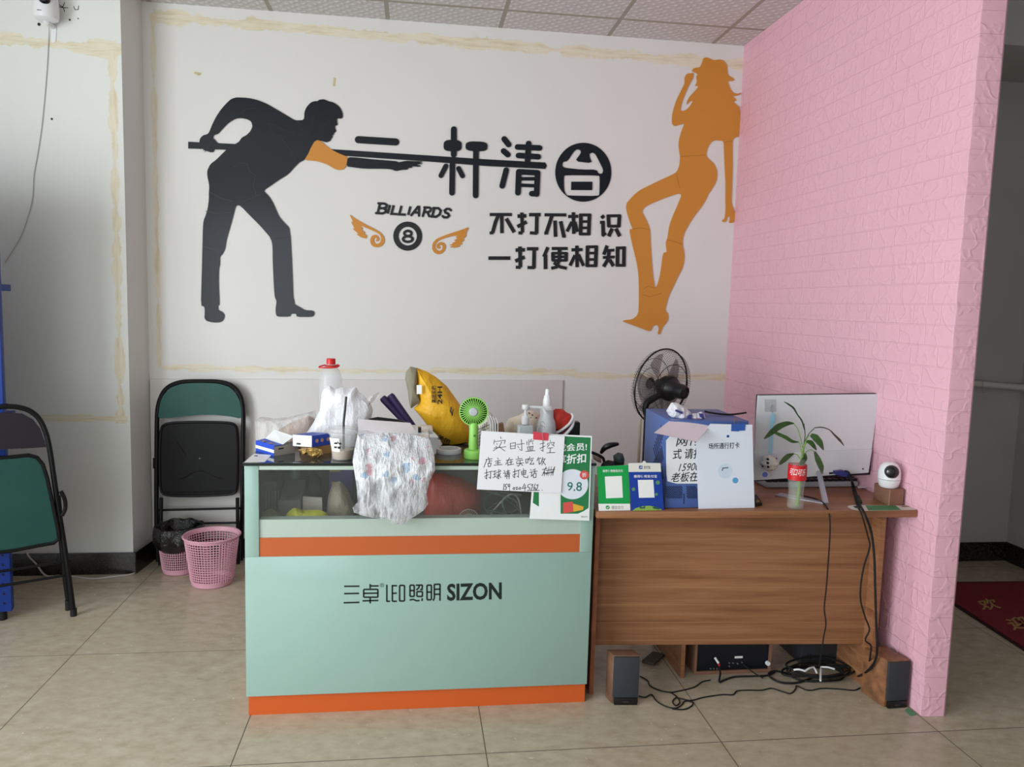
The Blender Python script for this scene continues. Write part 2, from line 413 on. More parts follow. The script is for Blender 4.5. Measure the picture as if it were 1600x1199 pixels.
for yy in (-1.33, .35, 2.03): mb.box(XL-.08, XL-.02, yy-.025, yy+.025, .22, 2.68)
mb.box(XL-.08, XL-.02, -1.35, 2.05, .22, .27).box(XL-.08, XL-.02, -1.35, 2.05, 2.63, 2.68)
struct('window_1', mb, mat('alu_frame', (180, 182, 184), .35, metal=.8))
mb = MB()
mb.box(XL-.1, -2.85, YF-.1, YF, 0, ZC+.15).box(-1.15, XR+.1, YF-.1, YF, 0, ZC+.15).box(-2.85, -1.15, YF-.1, YF, 2.65, ZC+.15)
struct('wall_front', mb, MATS['side_paint'])
# ------------------------------------------------------------------ wall decals (cut acrylic, a few millimetres thick)
navy = mat('navy_acrylic', (20, 26, 35), .17, spec=.42)
mat('navy_dark', (14, 18, 26), .3)
mat('amber_acrylic', (206, 138, 52), .32, spec=.5)
mat('black_vinyl', (20, 22, 28), .4)
T = .006
wallY = onY(YB-T)
def wl(P, sx, ox, oy): return [(ox+a/sx, oy+b/sx) for a, b in P]
def decal(mb, P, y=0.0, holes=(), sm=1):
    mp = onY(YB-T-y)
    mb.prism([mp(*q) for q in smooth2(P, sm)], (0, T-.0002, 0), [[mp(*q) for q in smooth2(h, sm)] for h in holes]); return mb
A7 = lambda P: wl(P, 4.0, 270, 130)
A8 = lambda P: wl(P, 5.33, 270, 300)
body = A7([(775, 233), (820, 230), (822, 180), (835, 150), (860, 122), (885, 112), (905, 112), (915, 103), (945, 100), (970, 112), (1005, 120), (1040, 145), (1060, 180), (1062, 215), (1045, 222), (1028, 218), (1025, 235), (1030, 262), (1012, 265), (1015, 285), (1022, 300), (1005, 312), (1007, 320), (996, 325), (1000, 338), (990, 345), (985, 360), (960, 370), (935, 362), (905, 355), (888, 366), (864, 405), (846, 442), (822, 480), (790, 495), (760, 525), (720, 570), (670, 600), (620, 635), (570, 668), (575, 682), (600, 705), (625, 745), (645, 790), (665, 835), (690, 865), (715, 890), (728, 905)])
body += A8([(972, 320), (980, 380), (990, 560), (998, 760), (1002, 880), (1012, 910), (1012, 935), (1060, 960), (1100, 985), (1165, 988), (1180, 1005), (1175, 1030), (1155, 1042), (1030, 1042), (1028, 1015), (980, 1015), (978, 1040), (870, 1040), (858, 1020), (855, 975), (862, 925), (862, 905), (848, 875), (842, 800), (832, 600), (830, 450), (820, 400), (800, 365), (720, 275), (640, 195), (565, 118), (540, 110), (522, 120), (505, 190), (480, 280), (458, 355), (445, 400), (435, 470), (415, 515), (390, 540), (392, 600), (382, 640), (380, 760), (388, 940), (375, 948), (378, 985), (415, 1000), (432, 1030), (420, 1070), (390, 1088), (330, 1088), (280, 1075), (262, 1050), (266, 1000), (262, 955), (233, 948), (240, 700), (245, 500), (250, 300), (255, 240), (275, 190), (290, 140), (300, 60)])
body += A7([(225, 690), (228, 640), (215, 580), (215, 545), (235, 505), (270, 480), (310, 440), (335, 415), (350, 400), (390, 380), (415, 365), (430, 340), (460, 325), (485, 300), (498, 270), (490, 240), (465, 225), (430, 218), (395, 220), (350, 245), (310, 285), (285, 315), (255, 325), (250, 345), (268, 360), (285, 378), (275, 400), (260, 415), (255, 430), (235, 432), (215, 425), (195, 420), (180, 400), (165, 370), (170, 345), (190, 325), (215, 320), (228, 305), (245, 260), (270, 210), (300, 165), (335, 125), (365, 98), (400, 88), (470, 92), (530, 105), (590, 130), (650, 165), (710, 200), (755, 228)])
pl = thing('wall_decal', 'large black silhouette of a billiard player leaning over a cue on the white wall', 'wall decal', hit(330, 500, 1, YB))
part('figure', decal(MB(), body, .001), navy, pl)
part('cue', decal(MB(), [(294, 221.5), (367, 225), (516, 233), (670, 243), (760, 249), (852, 254), (854.5, 259), (852, 264), (760, 259.5), (670, 252.5), (516, 242), (367, 234.5), (294, 232)], 0, sm=0), navy, pl)
part('sleeve', decal(MB(), A7([(905, 355), (930, 365), (960, 392), (1000, 420), (1040, 440), (1095, 462), (1090, 490), (1082, 520), (1065, 540), (1030, 542), (1000, 530), (970, 510), (930, 495), (890, 485), (822, 480), (845, 445), (862, 405), (885, 365)]), .0015), 'amber_acrylic', pl, label='orange rolled sleeve')
part('forearm', decal(MB(), A7([(1093, 462), (1150, 465), (1250, 476), (1330, 482), (1400, 488), (1412, 495), (1460, 485), (1500, 487), (1555, 489), (1562, 494), (1530, 499), (1512, 497), (1555, 500), (1563, 505), (1520, 508), (1552, 516), (1540, 523), (1490, 519), (1502, 528), (1470, 530), (1470, 540), (1430, 542), (1395, 550), (1365, 538), (1320, 535), (1200, 535), (1120, 525), (1085, 520)]), .0016), navy, pl)
mb = MB()
seams = [[(600, 252), (640, 262), (690, 290), (740, 305), (775, 300)], [(600, 258), (615, 295), (660, 325), (700, 370), (730, 410), (750, 455), (770, 480)], [(785, 240), (790, 280), (830, 305), (870, 300), (875, 240), (880, 215)], [(885, 235), (930, 242), (970, 215), (985, 250)], [(380, 525), (430, 495), (465, 505), (480, 550), (515, 575), (505, 640), (520, 700)], [(435, 175), (470, 160), (520, 155)], [(190, 420), (235, 345), (240, 325)], [(200, 428), (262, 350)], [(230, 680), (300, 720), (380, 740)], [(205, 800), (280, 815), (370, 808)], [(190, 1020), (240, 1035), (300, 1060)], [(610, 975), (735, 962)], [(420, 750), (560, 690)]]
for q in seams: part('seam', MB().strokes([A7(q)], .9, onY(YB-T-.0016), (0, .0006, 0)), 'navy_dark', pl)
C3 = lambda P: wl(P, 4.996, 950, 70)
C4 = lambda P: wl(P, 4.996, 950, 290)
wo = C3([(655, 205), (665, 185), (690, 178), (720, 175), (735, 140), (745, 105), (765, 97), (790, 105), (825, 122), (860, 115), (895, 118), (920, 140), (930, 165), (935, 235), (960, 250), (980, 262), (985, 280), (965, 282), (935, 282), (945, 320), (965, 360), (985, 378), (1010, 382), (1040, 374), (1035, 385), (1010, 398), (970, 398), (1000, 425), (1002, 438), (975, 440), (1000, 465), (1032, 488), (1030, 715), (1000, 720), (980, 735), (972, 755), (972, 850), (972, 950), (970, 1050)])
wo += C4([(965, 100), (965, 140), (980, 180), (997, 230), (990, 270), (975, 292), (945, 292), (950, 270), (953, 242), (932, 242), (928, 275), (910, 287), (893, 280), (895, 268), (912, 260), (920, 190), (918, 100)])
wo += C3([(920, 1100), (912, 950), (908, 850), (905, 755), (890, 748), (830, 745), (800, 765), (775, 810), (765, 865), (790, 895), (830, 930), (853, 985), (852, 1040), (835, 1090), (800, 1140)])
wo += C4([(815, 30), (790, 55), (765, 110), (735, 160), (680, 230), (640, 290), (600, 360), (585, 410), (582, 460), (597, 530), (595, 590), (580, 650), (545, 715), (510, 790), (475, 860), (448, 960), (450, 980), (470, 1000), (472, 1040), (455, 1075), (430, 1100), (415, 1135), (408, 1162), (388, 1160), (398, 1120), (392, 1095), (375, 1088), (350, 1098), (335, 1138), (310, 1135), (220, 1100), (150, 1075), (115, 1060), (125, 1052), (190, 1045), (225, 1020), (240, 985), (243, 850), (240, 700), (225, 600), (195, 480), (165, 340), (195, 340), (185, 320), (160, 250), (142, 180), (145, 140), (165, 115), (200, 75), (250, 35), (310, 5)])
wo += C3([(400, 1060), (500, 1015), (540, 990), (560, 940), (565, 870), (552, 800), (555, 740), (575, 670), (600, 612), (560, 625), (520, 635), (500, 615), (500, 560), (510, 510), (535, 430), (570, 360), (600, 300), (598, 255), (615, 225), (650, 222), (668, 218), (665, 260), (640, 300), (620, 340), (600, 390), (580, 440), (565, 500), (570, 518), (605, 512), (640, 480), (662, 440), (655, 432), (635, 445), (615, 468), (618, 440), (640, 400), (680, 360), (708, 325), (695, 320), (680, 322), (695, 290), (690, 240), (705, 232), (690, 220), (672, 212)])
hole = C4([(330, 370), (335, 500), (350, 700), (368, 805), (385, 780), (410, 690), (430, 525), (460, 520), (455, 480), (452, 440), (465, 415), (480, 310), (510, 230), (545, 150), (578, 70), (550, 62), (450, 95), (350, 135), (290, 165), (268, 195), (270, 215), (300, 270), (325, 330)])
wd = thing('wall_decal', 'tall orange silhouette of a woman in a hat and boots beside the pink wall', 'wall decal', hit(1020, 520, 1, YB))
part('figure', decal(MB(), wo, 0, [hole]), 'amber_acrylic', wd)
mat('amber_seam', (172, 108, 40), .5)
for q in [C3([(570, 872), (760, 862)]), C3([(905, 762), (970, 752)]), C3([(535, 1010), (560, 1120)]), C4([(460, 425), (520, 438), (580, 460)]), C4([(190, 340), (250, 330), (325, 345)]), C4([(280, 805), (320, 785), (360, 800)]), C4([(270, 850), (325, 870), (420, 840)])]: part('seam', MB().strokes([q], .8, onY(YB-T-.0004), (0, .0006, 0)), 'amber_seam', wd)
# --- lettering on the wall: each character is cut separately
F1 = lambda P: wl(P, 5.21, 530, 190)
F2 = lambda P: wl(P, 4.797, 670, 180)
def char(lines, w, label, f=F2, sc=4.797, grp='black slogan characters on the white wall', cap='flat', y=0.0):
    L = []
    for q in lines:
        if isinstance(q[-1], (int, float)): L.append(f(q[:-1])+[q[-1]/sc])
        else: L.append(f(q))
    mb = MB()
    for k, q in enumerate(L):
        mp = onY(YB-T-y-.00012*k)
        if isinstance(q[-1], float) and q[-1]*sc > 60: mb.prism([mp(*p) for p in smooth2(outline(q[:-1], q[-1], 'flat'), 2)], (0, T-.0002, 0))
        else: mb.strokes([q], w/sc, mp, (0, T-.0002, 0), cap)
    return solo('wall_character', mb, navy if w > 30 else 'black_vinyl', label, 'wall lettering', grp)
big = 'large headline characters on the white wall'
char([[(155, 147), (460, 166), 58]], 58, 'short thick black bar character above the cue, left of the headline', F1, 5.21, big, 'round')
char([[(933, 62), (932, 268), 48], [(921, 350), (918, 580), 46], [(850, 194), (996, 197), 92], [(868, 362), (828, 440), 40], [(972, 382), (1003, 442), 40], [(1029, 199), (1206, 204), 78], [(1113, 220), (1110, 602), 46]], 48, 'large black two-part character with tall stems crossed by the cue', F1, 5.21, big, 'round', .0016)
char([[(565, 178), (598, 220)], [(560, 268), (592, 296)], [(580, 412), (550, 530)], [(665, 238), (830, 246)], [(672, 302), (820, 312)], [(748, 212), (740, 340)], [(674, 424), (668, 582)], [(674, 424), (815, 432)], [(815, 432), (808, 592)], [(808, 590), (772, 588)], [(680, 477), (800, 477), 26], [(680, 525), (800, 529), 26]], 42, 'large black water-radical character at the tip of the cue', F2, 4.797, big, 'round', .0016)
cir = F2([(1158+210*math.cos(a), 428+221*math.sin(a)) for a in [math.pi*k/36 for k in range(72)]])
h1 = F2([(1110, 255), (1138, 262), (1140, 285), (1095, 345), (1225, 360), (1205, 310), (1205, 288), (1230, 280), (1250, 292), (1280, 350), (1310, 410), (1300, 438), (1275, 440), (1255, 408), (1150, 408), (1020, 395), (1000, 380), (1005, 350), (1040, 345), (1085, 275)])
h2 = F2([(1022, 450), (1275, 452), (1282, 465), (1280, 590), (1270, 606), (1040, 603), (1028, 592), (1014, 560), (1012, 462)])
mb = MB(); decal(mb, cir, 0, [h1, h2], 1); decal(mb, F2([(1068, 499), (1226, 499), (1225, 562), (1067, 561)]), 0, sm=0)
solo('wall_character', mb, navy, 'large round black disc with a white character cut out of it', 'wall lettering', big)
small = [
 ('top row', 'first', [[(457, 745), (622, 745), 20], [(520, 752), (500, 800), (478, 880)], [(456, 884), (484, 882), 18], [(546, 752), (548, 885), 26], [(580, 775), (640, 878)]]),
 ('top row', 'second', [[(697, 730), (702, 880), 22], [(665, 757), (730, 755)], [(664, 836), (733, 800)], [(702, 884), (672, 882), 20], [(752, 746), (838, 746), 22], [(810, 750), (807, 888)], [(812, 886), (758, 882), 20]]),
 ('top row', 'third', [[(868, 747), (1030, 748), 20], [(922, 755), (905, 810), (880, 884)], [(866, 885), (895, 884), 18], [(946, 790), (950, 912), 26], [(988, 795), (1012, 908)], [(1000, 906), (1026, 908), 20]]),
 ('top row', 'fourth', [[(1045, 760), (1120, 758), 20], [(1084, 728), (1087, 890), 22], [(1072, 800), (1036, 872), 20], [(1096, 800), (1114, 875), 18], [(1140, 740), (1138, 898)], [(1205, 740), (1198, 898)], [(1130, 748), (1213, 748), 18], [(1140, 798), (1203, 798), 16], [(1140, 845), (1200, 845), 16], [(1130, 891), (1207, 891), 18]]),
 ('top row', 'last', [[(1296, 752), (1312, 772), 24], [(1284, 804), (1318, 803), 20], [(1306, 800), (1308, 905)], [(1300, 905), (1328, 884), 18], [(1346, 748), (1350, 836)], [(1430, 748), (1424, 838)], [(1336, 755), (1438, 754), 18], [(1342, 832), (1432, 832), 18], [(1375, 850), (1348, 908)], [(1402, 850), (1432, 908)]]),
 ('bottom row', 'first', [[(447, 1072), (610, 1072), 27]]),
 ('bottom row', 'second', [[(683, 985), (686, 1140), 24], [(650, 1012), (720, 1010)], [(648, 1094), (718, 1064)], [(688, 1142), (652, 1140), 20], [(735, 1002), (820, 1002), 22], [(790, 1005), (787, 1148)], [(792, 1144), (740, 1142), 20]]),
 ('bottom row', 'third', [[(893, 990), (862, 1062), 22], [(874, 1045), (875, 1155), 24], [(922, 1000), (1040, 1000), 20], [(930, 1030), (932, 1092)], [(1030, 1030), (1028, 1092)], [(922, 1035), (1038, 1035), 16], [(930, 1062), (1030, 1062), 16], [(925, 1089), (1036, 1089), 16], [(980, 1000), (978, 1100), 24], [(975, 1095), (955, 1140), (918, 1148), 20], [(936, 1106), (985, 1138), (1034, 1148), 20]]),
 ('bottom row', 'fourth', [[(1070, 1010), (1152, 1008), 20], [(1110, 978), (1112, 1140), 22], [(1096, 1050), (1058, 1128), 20], [(1122, 1045), (1160, 1130), 20], [(1190, 980), (1188, 1136)], [(1256, 980), (1250, 1136)], [(1182, 988), (1264, 986), 18], [(1190, 1034), (1254, 1034), 16], [(1190, 1082), (1252, 1082), 16], [(1182, 1129), (1258, 1129), 18]]),
 ('bottom row', 'last', [[(1337, 978), (1312, 1046), 22], [(1322, 1016), (1390, 1012), 18], [(1306, 1067), (1392, 1063), 18], [(1352, 1012), (1345, 1080), 22], [(1345, 1078), (1310, 1136), 22], [(1356, 1084), (1384, 1132), 22], [(1416, 986), (1414, 1136)], [(1464, 986), (1462, 1136)], [(1406, 996), (1474, 994), 18], [(1406, 1126), (1470, 1126), 18]])]
for row, pos, L in small: char([q if isinstance(q[-1], (int, float)) and q[-1] > 24 else (q[:-1]+[q[-1]+3.5] if isinstance(q[-1], (int, float)) else q) for q in L], 27, '%s black character in the %s of the small slogan under the headline' % (pos, row))
seen = {}
GL = dict(B=[[(0, 0), (0, 1)], [(-.2, 0), (.6, 0), (.92, .13), (.9, .36), (.55, .48), (0, .48)], [(.55, .48), (.95, .62), (.95, .86), (.62, 1), (-.2, 1)]], I=[[(.5, 0), (.5, 1)]], L=[[(0, 0), (0, 1), (.95, 1)]],
          A=[[(0, 1), (.48, 0), (.62, 0), (.88, 1)], [(.22, .66), (.76, .66)]], R=[[(0, 0), (0, 1)], [(-.12, 0), (.65, 0), (.92, .14), (.9, .38), (.6, .52), (0, .52)], [(.5, .52), (.95, 1)]],
          D=[[(0, 0), (0, 1)], [(-.12, 0), (.55, 0), (.95, .25), (.95, .7), (.55, 1), (-.12, 1)]], S=[[(.95, .14), (.7, 0), (.28, .01), (.06, .2), (.22, .42), (.7, .56), (.92, .78), (.7, .98), (.25, 1), (-.02, .86)]])
for ch, u0, wd_ in (('B', 590.0, 12.2), ('I', 603.6, 4), ('L', 611.4, 10.6), ('L', 623.6, 10.8), ('I', 635.6, 4), ('A', 642.6, 13.6), ('R', 660.6, 10.6), ('D', 675.0, 11.4), ('S', 691.2, 10.6)):
    y_ = 319.2+(u0-588)*.068; h_ = 15.2 if ch == 'B' else 13.4; y_ -= (1.4 if ch == 'B' else 0)
    k = seen[ch] = seen.get(ch, 0)+1
    nm = {('I', 1): 'first letter I', ('I', 2): 'second letter I', ('L', 1): 'first letter L', ('L', 2): 'second letter L'}.get((ch, k), 'letter '+ch)
    mb = MB()
    for i_, q in enumerate(GL[ch]): mb.strokes([[(u0+x*wd_+(1-y)*3.6, y_+y*h_+.055*x*wd_) for x, y in q]], 3.7, onY(YB-T-.00012*i_), (0, T-.0002, 0), 'flat' if ch in 'IL' else 'round')
    solo('wall_letter', mb, 'black_vinyl', 'black slanted %s of the word BILLIARDS above the eight ball' % nm, 'wall lettering', 'letters of the BILLIARDS word')
eb = thing('wall_decal', 'round black eight ball badge between two orange wings on the wall', 'wall decal', hit(637, 392, 1, YB))
cx, cy = 530+557/5.21, 190+933/5.21
ringp = lambda r, k=1.0: [(cx+r*math.cos(a), cy+r*k*math.sin(a)) for a in [2*math.pi*i/48 for i in range(48)]]
part('ring', decal(MB(), ringp(22.5, 1.01), 0, [ringp(14.3, 1.02)], 0), 'black_vinyl', eb)
mb = MB(); e8 = lambda ox, oy, rx, ry: [(cx+ox+rx*math.cos(a), cy+oy+ry*math.sin(a)) for a in [2*math.pi*i/32 for i in range(32)]]
decal(mb, e8(.3, -4.4, 7.6, 5.9), 0, [e8(.3, -4.2, 3.6, 2.0)], 0); decal(mb, e8(.2, 4.6, 9.5, 6.3), .0002, [e8(.2, 4.5, 5.2, 2.4)], 0)
part('digit', mb, 'black_vinyl', eb)
wgl = F1([(80, 752), (130, 790), (220, 840), (290, 875), (340, 905), (368, 945), (368, 985), (345, 1015), (310, 1025), (275, 1018), (255, 995), (250, 960), (265, 930), (290, 920), (315, 930), (328, 955), (318, 975), (300, 975), (297, 965), (308, 955), (300, 945), (285, 950), (280, 970), (290, 992), (312, 998), (335, 980), (342, 950), (330, 920), (290, 895), (240, 875), (185, 850), (165, 848), (195, 870), (180, 880), (215, 905), (200, 910), (232, 935), (215, 940), (228, 952), (180, 945), (135, 915), (160, 918), (105, 870), (125, 872), (95, 815), (115, 820)])
wgr = F1([(1057, 857), (1000, 880), (920, 905), (850, 930), (790, 955), (760, 990), (755, 1035), (770, 1065), (800, 1082), (835, 1075), (862, 1045), (868, 1010), (850, 985), (825, 980), (800, 990), (788, 1015), (800, 1035), (820, 1035), (825, 1020), (812, 1015), (815, 1003), (832, 1003), (842, 1018), (838, 1040), (815, 1055), (790, 1045), (778, 1020), (785, 990), (815, 965), (870, 945), (930, 930), (965, 930), (945, 945), (965, 950), (930, 970), (955, 975), (915, 990), (930, 995), (890, 1005), (930, 1010), (895, 1022), (940, 1028), (985, 1018), (975, 1010), (1005, 995), (990, 985), (1022, 965), (1005, 955), (1035, 935), (1030, 915)])
solo('wall_decal', decal(MB(), wgl, 0, sm=1), 'amber_acrylic', 'orange curled wing to the left of the eight ball badge', 'wall decal', 'orange wings')
solo('wall_decal', decal(MB(), wgr, 0, sm=1), 'amber_acrylic', 'orange curled wing to the right of the eight ball badge', 'wall decal', 'orange wings')

# ------------------------------------------------------------------ glass display counter
YC, CX0, CX1, CZ = 2.718, -.575, .672, .930
YCB = 3.24
mat('mint_glass', (150, 180, 171), .16, spec=.5, noise_amt=.012, noise_scale=2)
mat('mint_edge', (176, 210, 200), .3); mat('orange_panel', (204, 92, 38), .35); mat('white_sill', (188, 206, 195), .35); mat('orange_stripe', (186, 92, 46), .4)
mat('veil_glass', (150, 154, 148), .08, spec=.6, alpha=.07); mat('top_glass', (58, 66, 66), .06, spec=.6); mat('glass_edge', (12, 26, 22), .15)  # window pane: faint grey alpha stands in for its reflected haze
mat('case_shade', (112, 108, 100), .7); mat('lettering_black', (14, 30, 30), .5)
dc = thing('display_counter', 'mint green shop display counter with glass window and orange plinth', 'counter', ((CX0+CX1)/2, (YC+YCB)/2, 0))
mb = MB()
mb.box(CX0+.006, CX1-.004, YC+.012, YC+.030, .0, .085); mb.box(CX0+.006, CX0+.024, YC+.03, YCB, 0, .085); mb.box(CX1-.022, CX1-.004, YC+.03, YCB, 0, .085)
part('plinth', mb, 'orange_panel', dc, label='orange plinth')
gx0, gx1, gz0, gz1 = -.527, .625, .592, .908
mb = MB()
mb.box(CX0, CX1, YC, YC+.012, .076, gz0, bev=.0015); mb.box(CX0, gx0, YC, YC+.012, gz0, gz1+.012, bev=.001); mb.box(gx1, CX1, YC, YC+.012, gz0, gz1+.012, bev=.001)
mb.box(CX0, CX0+.008, YC+.012, YCB, .076, CZ-.01); mb.box(CX1-.008, CX1, YC+.012, YCB, .076, CZ-.01)
part('cabinet', mb, 'mint_glass', dc)
mb = MB(); mb.box(CX0+.008, CX1-.008, YCB-.015, YCB, .076, CZ-.01); mb.box(CX0+.008, CX0+.010, YC+.05, YCB-.015, .663, CZ-.01); mb.box(CX1-.010, CX1-.008, YC+.05, YCB-.015, .663, CZ-.01)
part('shade_lining', mb, 'case_shade', dc)  # dark sheets added inside the case, their colour deepens its shade
part('window_rail', MB().box(gx0, gx1, YC+.002, YC+.014, gz1-.004, gz1+.012), 'white_sill', dc)
part('stripe', MB().box(gx0, gx1, YC+.003, YC+.018, gz0, .660), 'orange_stripe', dc, label='orange stripe under the window')
part('sill', MB().box(gx0, gx1, YC+.006, YC+.05, .660, .7245), 'white_sill', dc)
part('shelf', MB().box(CX0+.008, CX1-.008, YC+.05, YCB-.015, .645, .662), 'white_sill', dc)
part('window_pane', MB().box(gx0, gx1, YC+.0005, YC+.0022, .66, gz1), 'veil_glass', dc)
mb = MB(); mb.box(CX0-.003, CX1+.002, YC-.006, YCB+.002, CZ-.010, CZ)
part('glass_top', mb, 'top_glass', dc)
part('top_edge', MB().box(CX0-.003, CX1+.002, YC-.0075, YC-.006, CZ-.010, CZ-.0005), 'glass_edge', dc)
G5 = lambda P: wl(P, 5.0, 500, 880)
mb = MB(); fc = onY(YC-.0004); ex = (0, .0006, 0)
box_ = lambda x0, y0, x1, y1: [[(x0, y0), (x1, y0)], [(x1, y0), (x1, y1)], [(x1, y1), (x0, y1)], [(x0, y1), (x0, y0)]]
L = [[(188, 183), (308, 182)], [(188, 240), (305, 238)], [(184, 312), (308, 308)], [(392, 165), (392, 200)], [(395, 180), (458, 180)], [(340, 238), (452, 236)], [(332, 297), (456, 293)], [(392, 270), (392, 317)], [(522, 170), (522, 298)], [(518, 300), (548, 300)], [(565, 172), (565, 300)], [(565, 178), (602, 178)], [(565, 238), (600, 236)], [(565, 300), (600, 300)]]
L += box_(341, 207, 452, 268)+box_(622, 176, 660, 298)+box_(703, 174, 736, 262)+[[(703, 216), (736, 216)], [(748, 174), (800, 173)], [(800, 173), (797, 208), (782, 208)], [(777, 176), (770, 196), (752, 212)]]+box_(757, 224, 800, 262)
L += [[(700, 290), (728, 285), (755, 296), (778, 294)], [(798, 276), (797, 298)]]+box_(836, 174, 870, 288)+[[(836, 228), (870, 228)], [(893, 170), (893, 275), (884, 296)], [(890, 168), (938, 166)], [(938, 166), (937, 296)], [(893, 206), (938, 205)], [(893, 246), (938, 244)]]
mb.strokes([G5(q) for q in L], 12.5/5, fc, ex, 'flat')
mb.text('SIZON', quad((698.5, 912.5), (784, 910), (784, 937), (698.5, 939.5), fc), (0, 0, 0), .03)
mb.text('®', quad((593.5, 911.5), (600, 911.5), (600, 918), (593.5, 918), fc), (0, 0, 0))
part('lettering', mb, 'lettering_black', dc)
# ------------------------------------------------------------------ wooden desk
n = NB('desk_wood', .38, .4)
wn = n.noise(3, 6, n.mapping((.55, 6, 13)), rough=.62); wn2 = n.noise(2, 2, n.mapping((.25, 2, 3.6)))
st = n.op('SUBTRACT', 1.0, n.sstep(n.op('ABSOLUTE', n.op('SUBTRACT', n.op('FRACT', n.op('ADD', n.op('DIVIDE', n.z, .0725), .36)), .5)), .455, .5))
c = n.ramp(n.op('ADD', n.op('MULTIPLY', wn, .72), n.op('MULTIPLY', wn2, .28)), [(.30, (112, 70, 46)), (.44, (138, 93, 63)), (.54, (150, 104, 72)), (.66, (162, 117, 82)), (.76, (144, 98, 67))])
c = n.mix(n.op('MULTIPLY', n.op('SUBTRACT', 1.0, st), .4), c, (184, 138, 98))
n.color(c); m_wood = n.m
mat('wood_edge', (150, 88, 60), .45, noise_amt=.12, noise_scale=18)
DA = (.682, 2.710); DB = (1.915, 2.640)   # front corners of the top
DU = Vector((DB[0]-DA[0], DB[1]-DA[1], 0)); DLEN = DU.length; DU.normalize(); DN = Vector((-.016, 1, 0)).normalized()
dz0, dz1 = .748, .763
def dz(s): return dz0+(dz1-dz0)*s/DLEN
def dpt(s, t, h): return Vector((DA[0], DA[1], 0))+DU*s+DN*t+Vector((0, 0, h))
DPN = (dpt(DLEN, 0, dz1)-dpt(0, 0, dz0)).cross(DN).normalized()
DP0 = dpt(0, 0, dz0)
def ondesk(u, v, h=0): return hitp(u, v, DP0+Vector((0, 0, h)), DPN)
def deskz(p): return DP0.z-((p.x-DP0.x)*DPN.x+(p.y-DP0.y)*DPN.y)/DPN.z
def dbox(mb, s0, s1, t0, t1, za, zb, zc=None, zd=None, bev=0):
    zc = za if zc is None else zc; zd = zb if zd is None else zd
    return mb.hexa([dpt(s0, t0, za), dpt(s1, t0, zc), dpt(s1, t1, zc), dpt(s0, t1, za), dpt(s0, t0, zb), dpt(s1, t0, zd), dpt(s1, t1, zd), dpt(s0, t1, zb)], bev)
DD = .62
dk = thing('office_desk', 'brown wood-grain desk with black cables hanging over its front', 'desk', dpt(DLEN/2, DD/2, 0))
part('desktop', dbox(MB(), 0, DLEN, 0, DD, dz0-.026, dz0, dz1-.028, dz1, bev=.003), m_wood, dk)
zt0, zt1 = dz0-.026, dz1-.028
part('side_panel', dbox(MB(), .018, .034, .075, DD-.05, 0, zt0), 'wood_edge', dk)
sR = 1.147
part('side_panel', dbox(MB(), sR, sR+.018, .075, DD-.05, 0, zt1), m_wood, dk)
part('front_panel', dbox(MB(), .034, sR, .135, .151, .172, zt0, .172, zt1), m_wood, dk)
part('divider', dbox(MB(), .425, .441, .20, DD-.06, 0, .30), m_wood, dk)
p = hitp(1081, 980, dpt(0, .135, 0), -DN)
part('screw', MB().lathe([(0, .002), (.004, .0015), (.0045, 0), (0, 0)], n=10, M=Matrix.Translation(p) @ (-DN).to_track_quat('Z', 'Y').to_matrix().to_4x4()), mat('brass', (150, 120, 70), .35, metal=1), dk)
# ------------------------------------------------------------------ common materials of the small things
mat('white_plastic', (232, 234, 236), .35); mat('white_paper', (232, 234, 240), .6); mat('black_plastic', (18, 18, 20), .4); mat('ink', (38, 40, 44), .7); mat('ink_black', (14, 14, 18), .7)
mat('clear_plastic', (235, 238, 240), .12, alpha=.26, spec=.7); mat('milk_tea', (178, 156, 132), .4); mat('red_plastic', (206, 34, 38), .35)
mat('chrome', (200, 200, 205), .25, metal=1); mat('steel', (170, 174, 180), .35, metal=.9); mat('card_white', (240, 241, 240), .5); mat('dark_grey', (52, 54, 58), .5)
mat('black_steel', (8, 8, 11), .45, spec=.3); mat('black_rubber', (14, 14, 14), .7)
def wrinkle(name, col, alpha=1.0, rough=.35, bump=.8, sc=28, spec=.5, bdist=.02):
    n = NB(name, rough, spec)
    a = n.noise(sc, 5, n.mapping((1, 1, .55)), rough=.6); v = n.nt.nodes.new('ShaderNodeTexVoronoi'); v.inputs['Scale'].default_value = sc*.8; n.nt.links.new(n.mapping((1, 1, .6), (.4, .2, .3)), v.inputs['Vector'])
    n.color(col); n.bump(n.op('ADD', a, n.op('MULTIPLY', v.outputs['Distance'], .8)), bump, bdist)
    n.put(n.b.inputs['Alpha'], alpha if alpha == 1 else n.op('ADD', alpha-.12, n.op('MULTIPLY', a, .28)))
    return n.m
def resample(P, N):
    P = [Vector(q) for q in P]; n = len(P); L = [(P[(i+1) % n]-P[i]).length for i in range(n)]; tot = sum(L); out = []
    i, acc = 0, 0.0
    for k in range(N):
        t = tot*k/N
        while acc+L[i] < t: acc += L[i]; i += 1
        out.append(P[i].lerp(P[(i+1) % n], (t-acc)/L[i]))
    return [(q.x, q.y) for q in out]
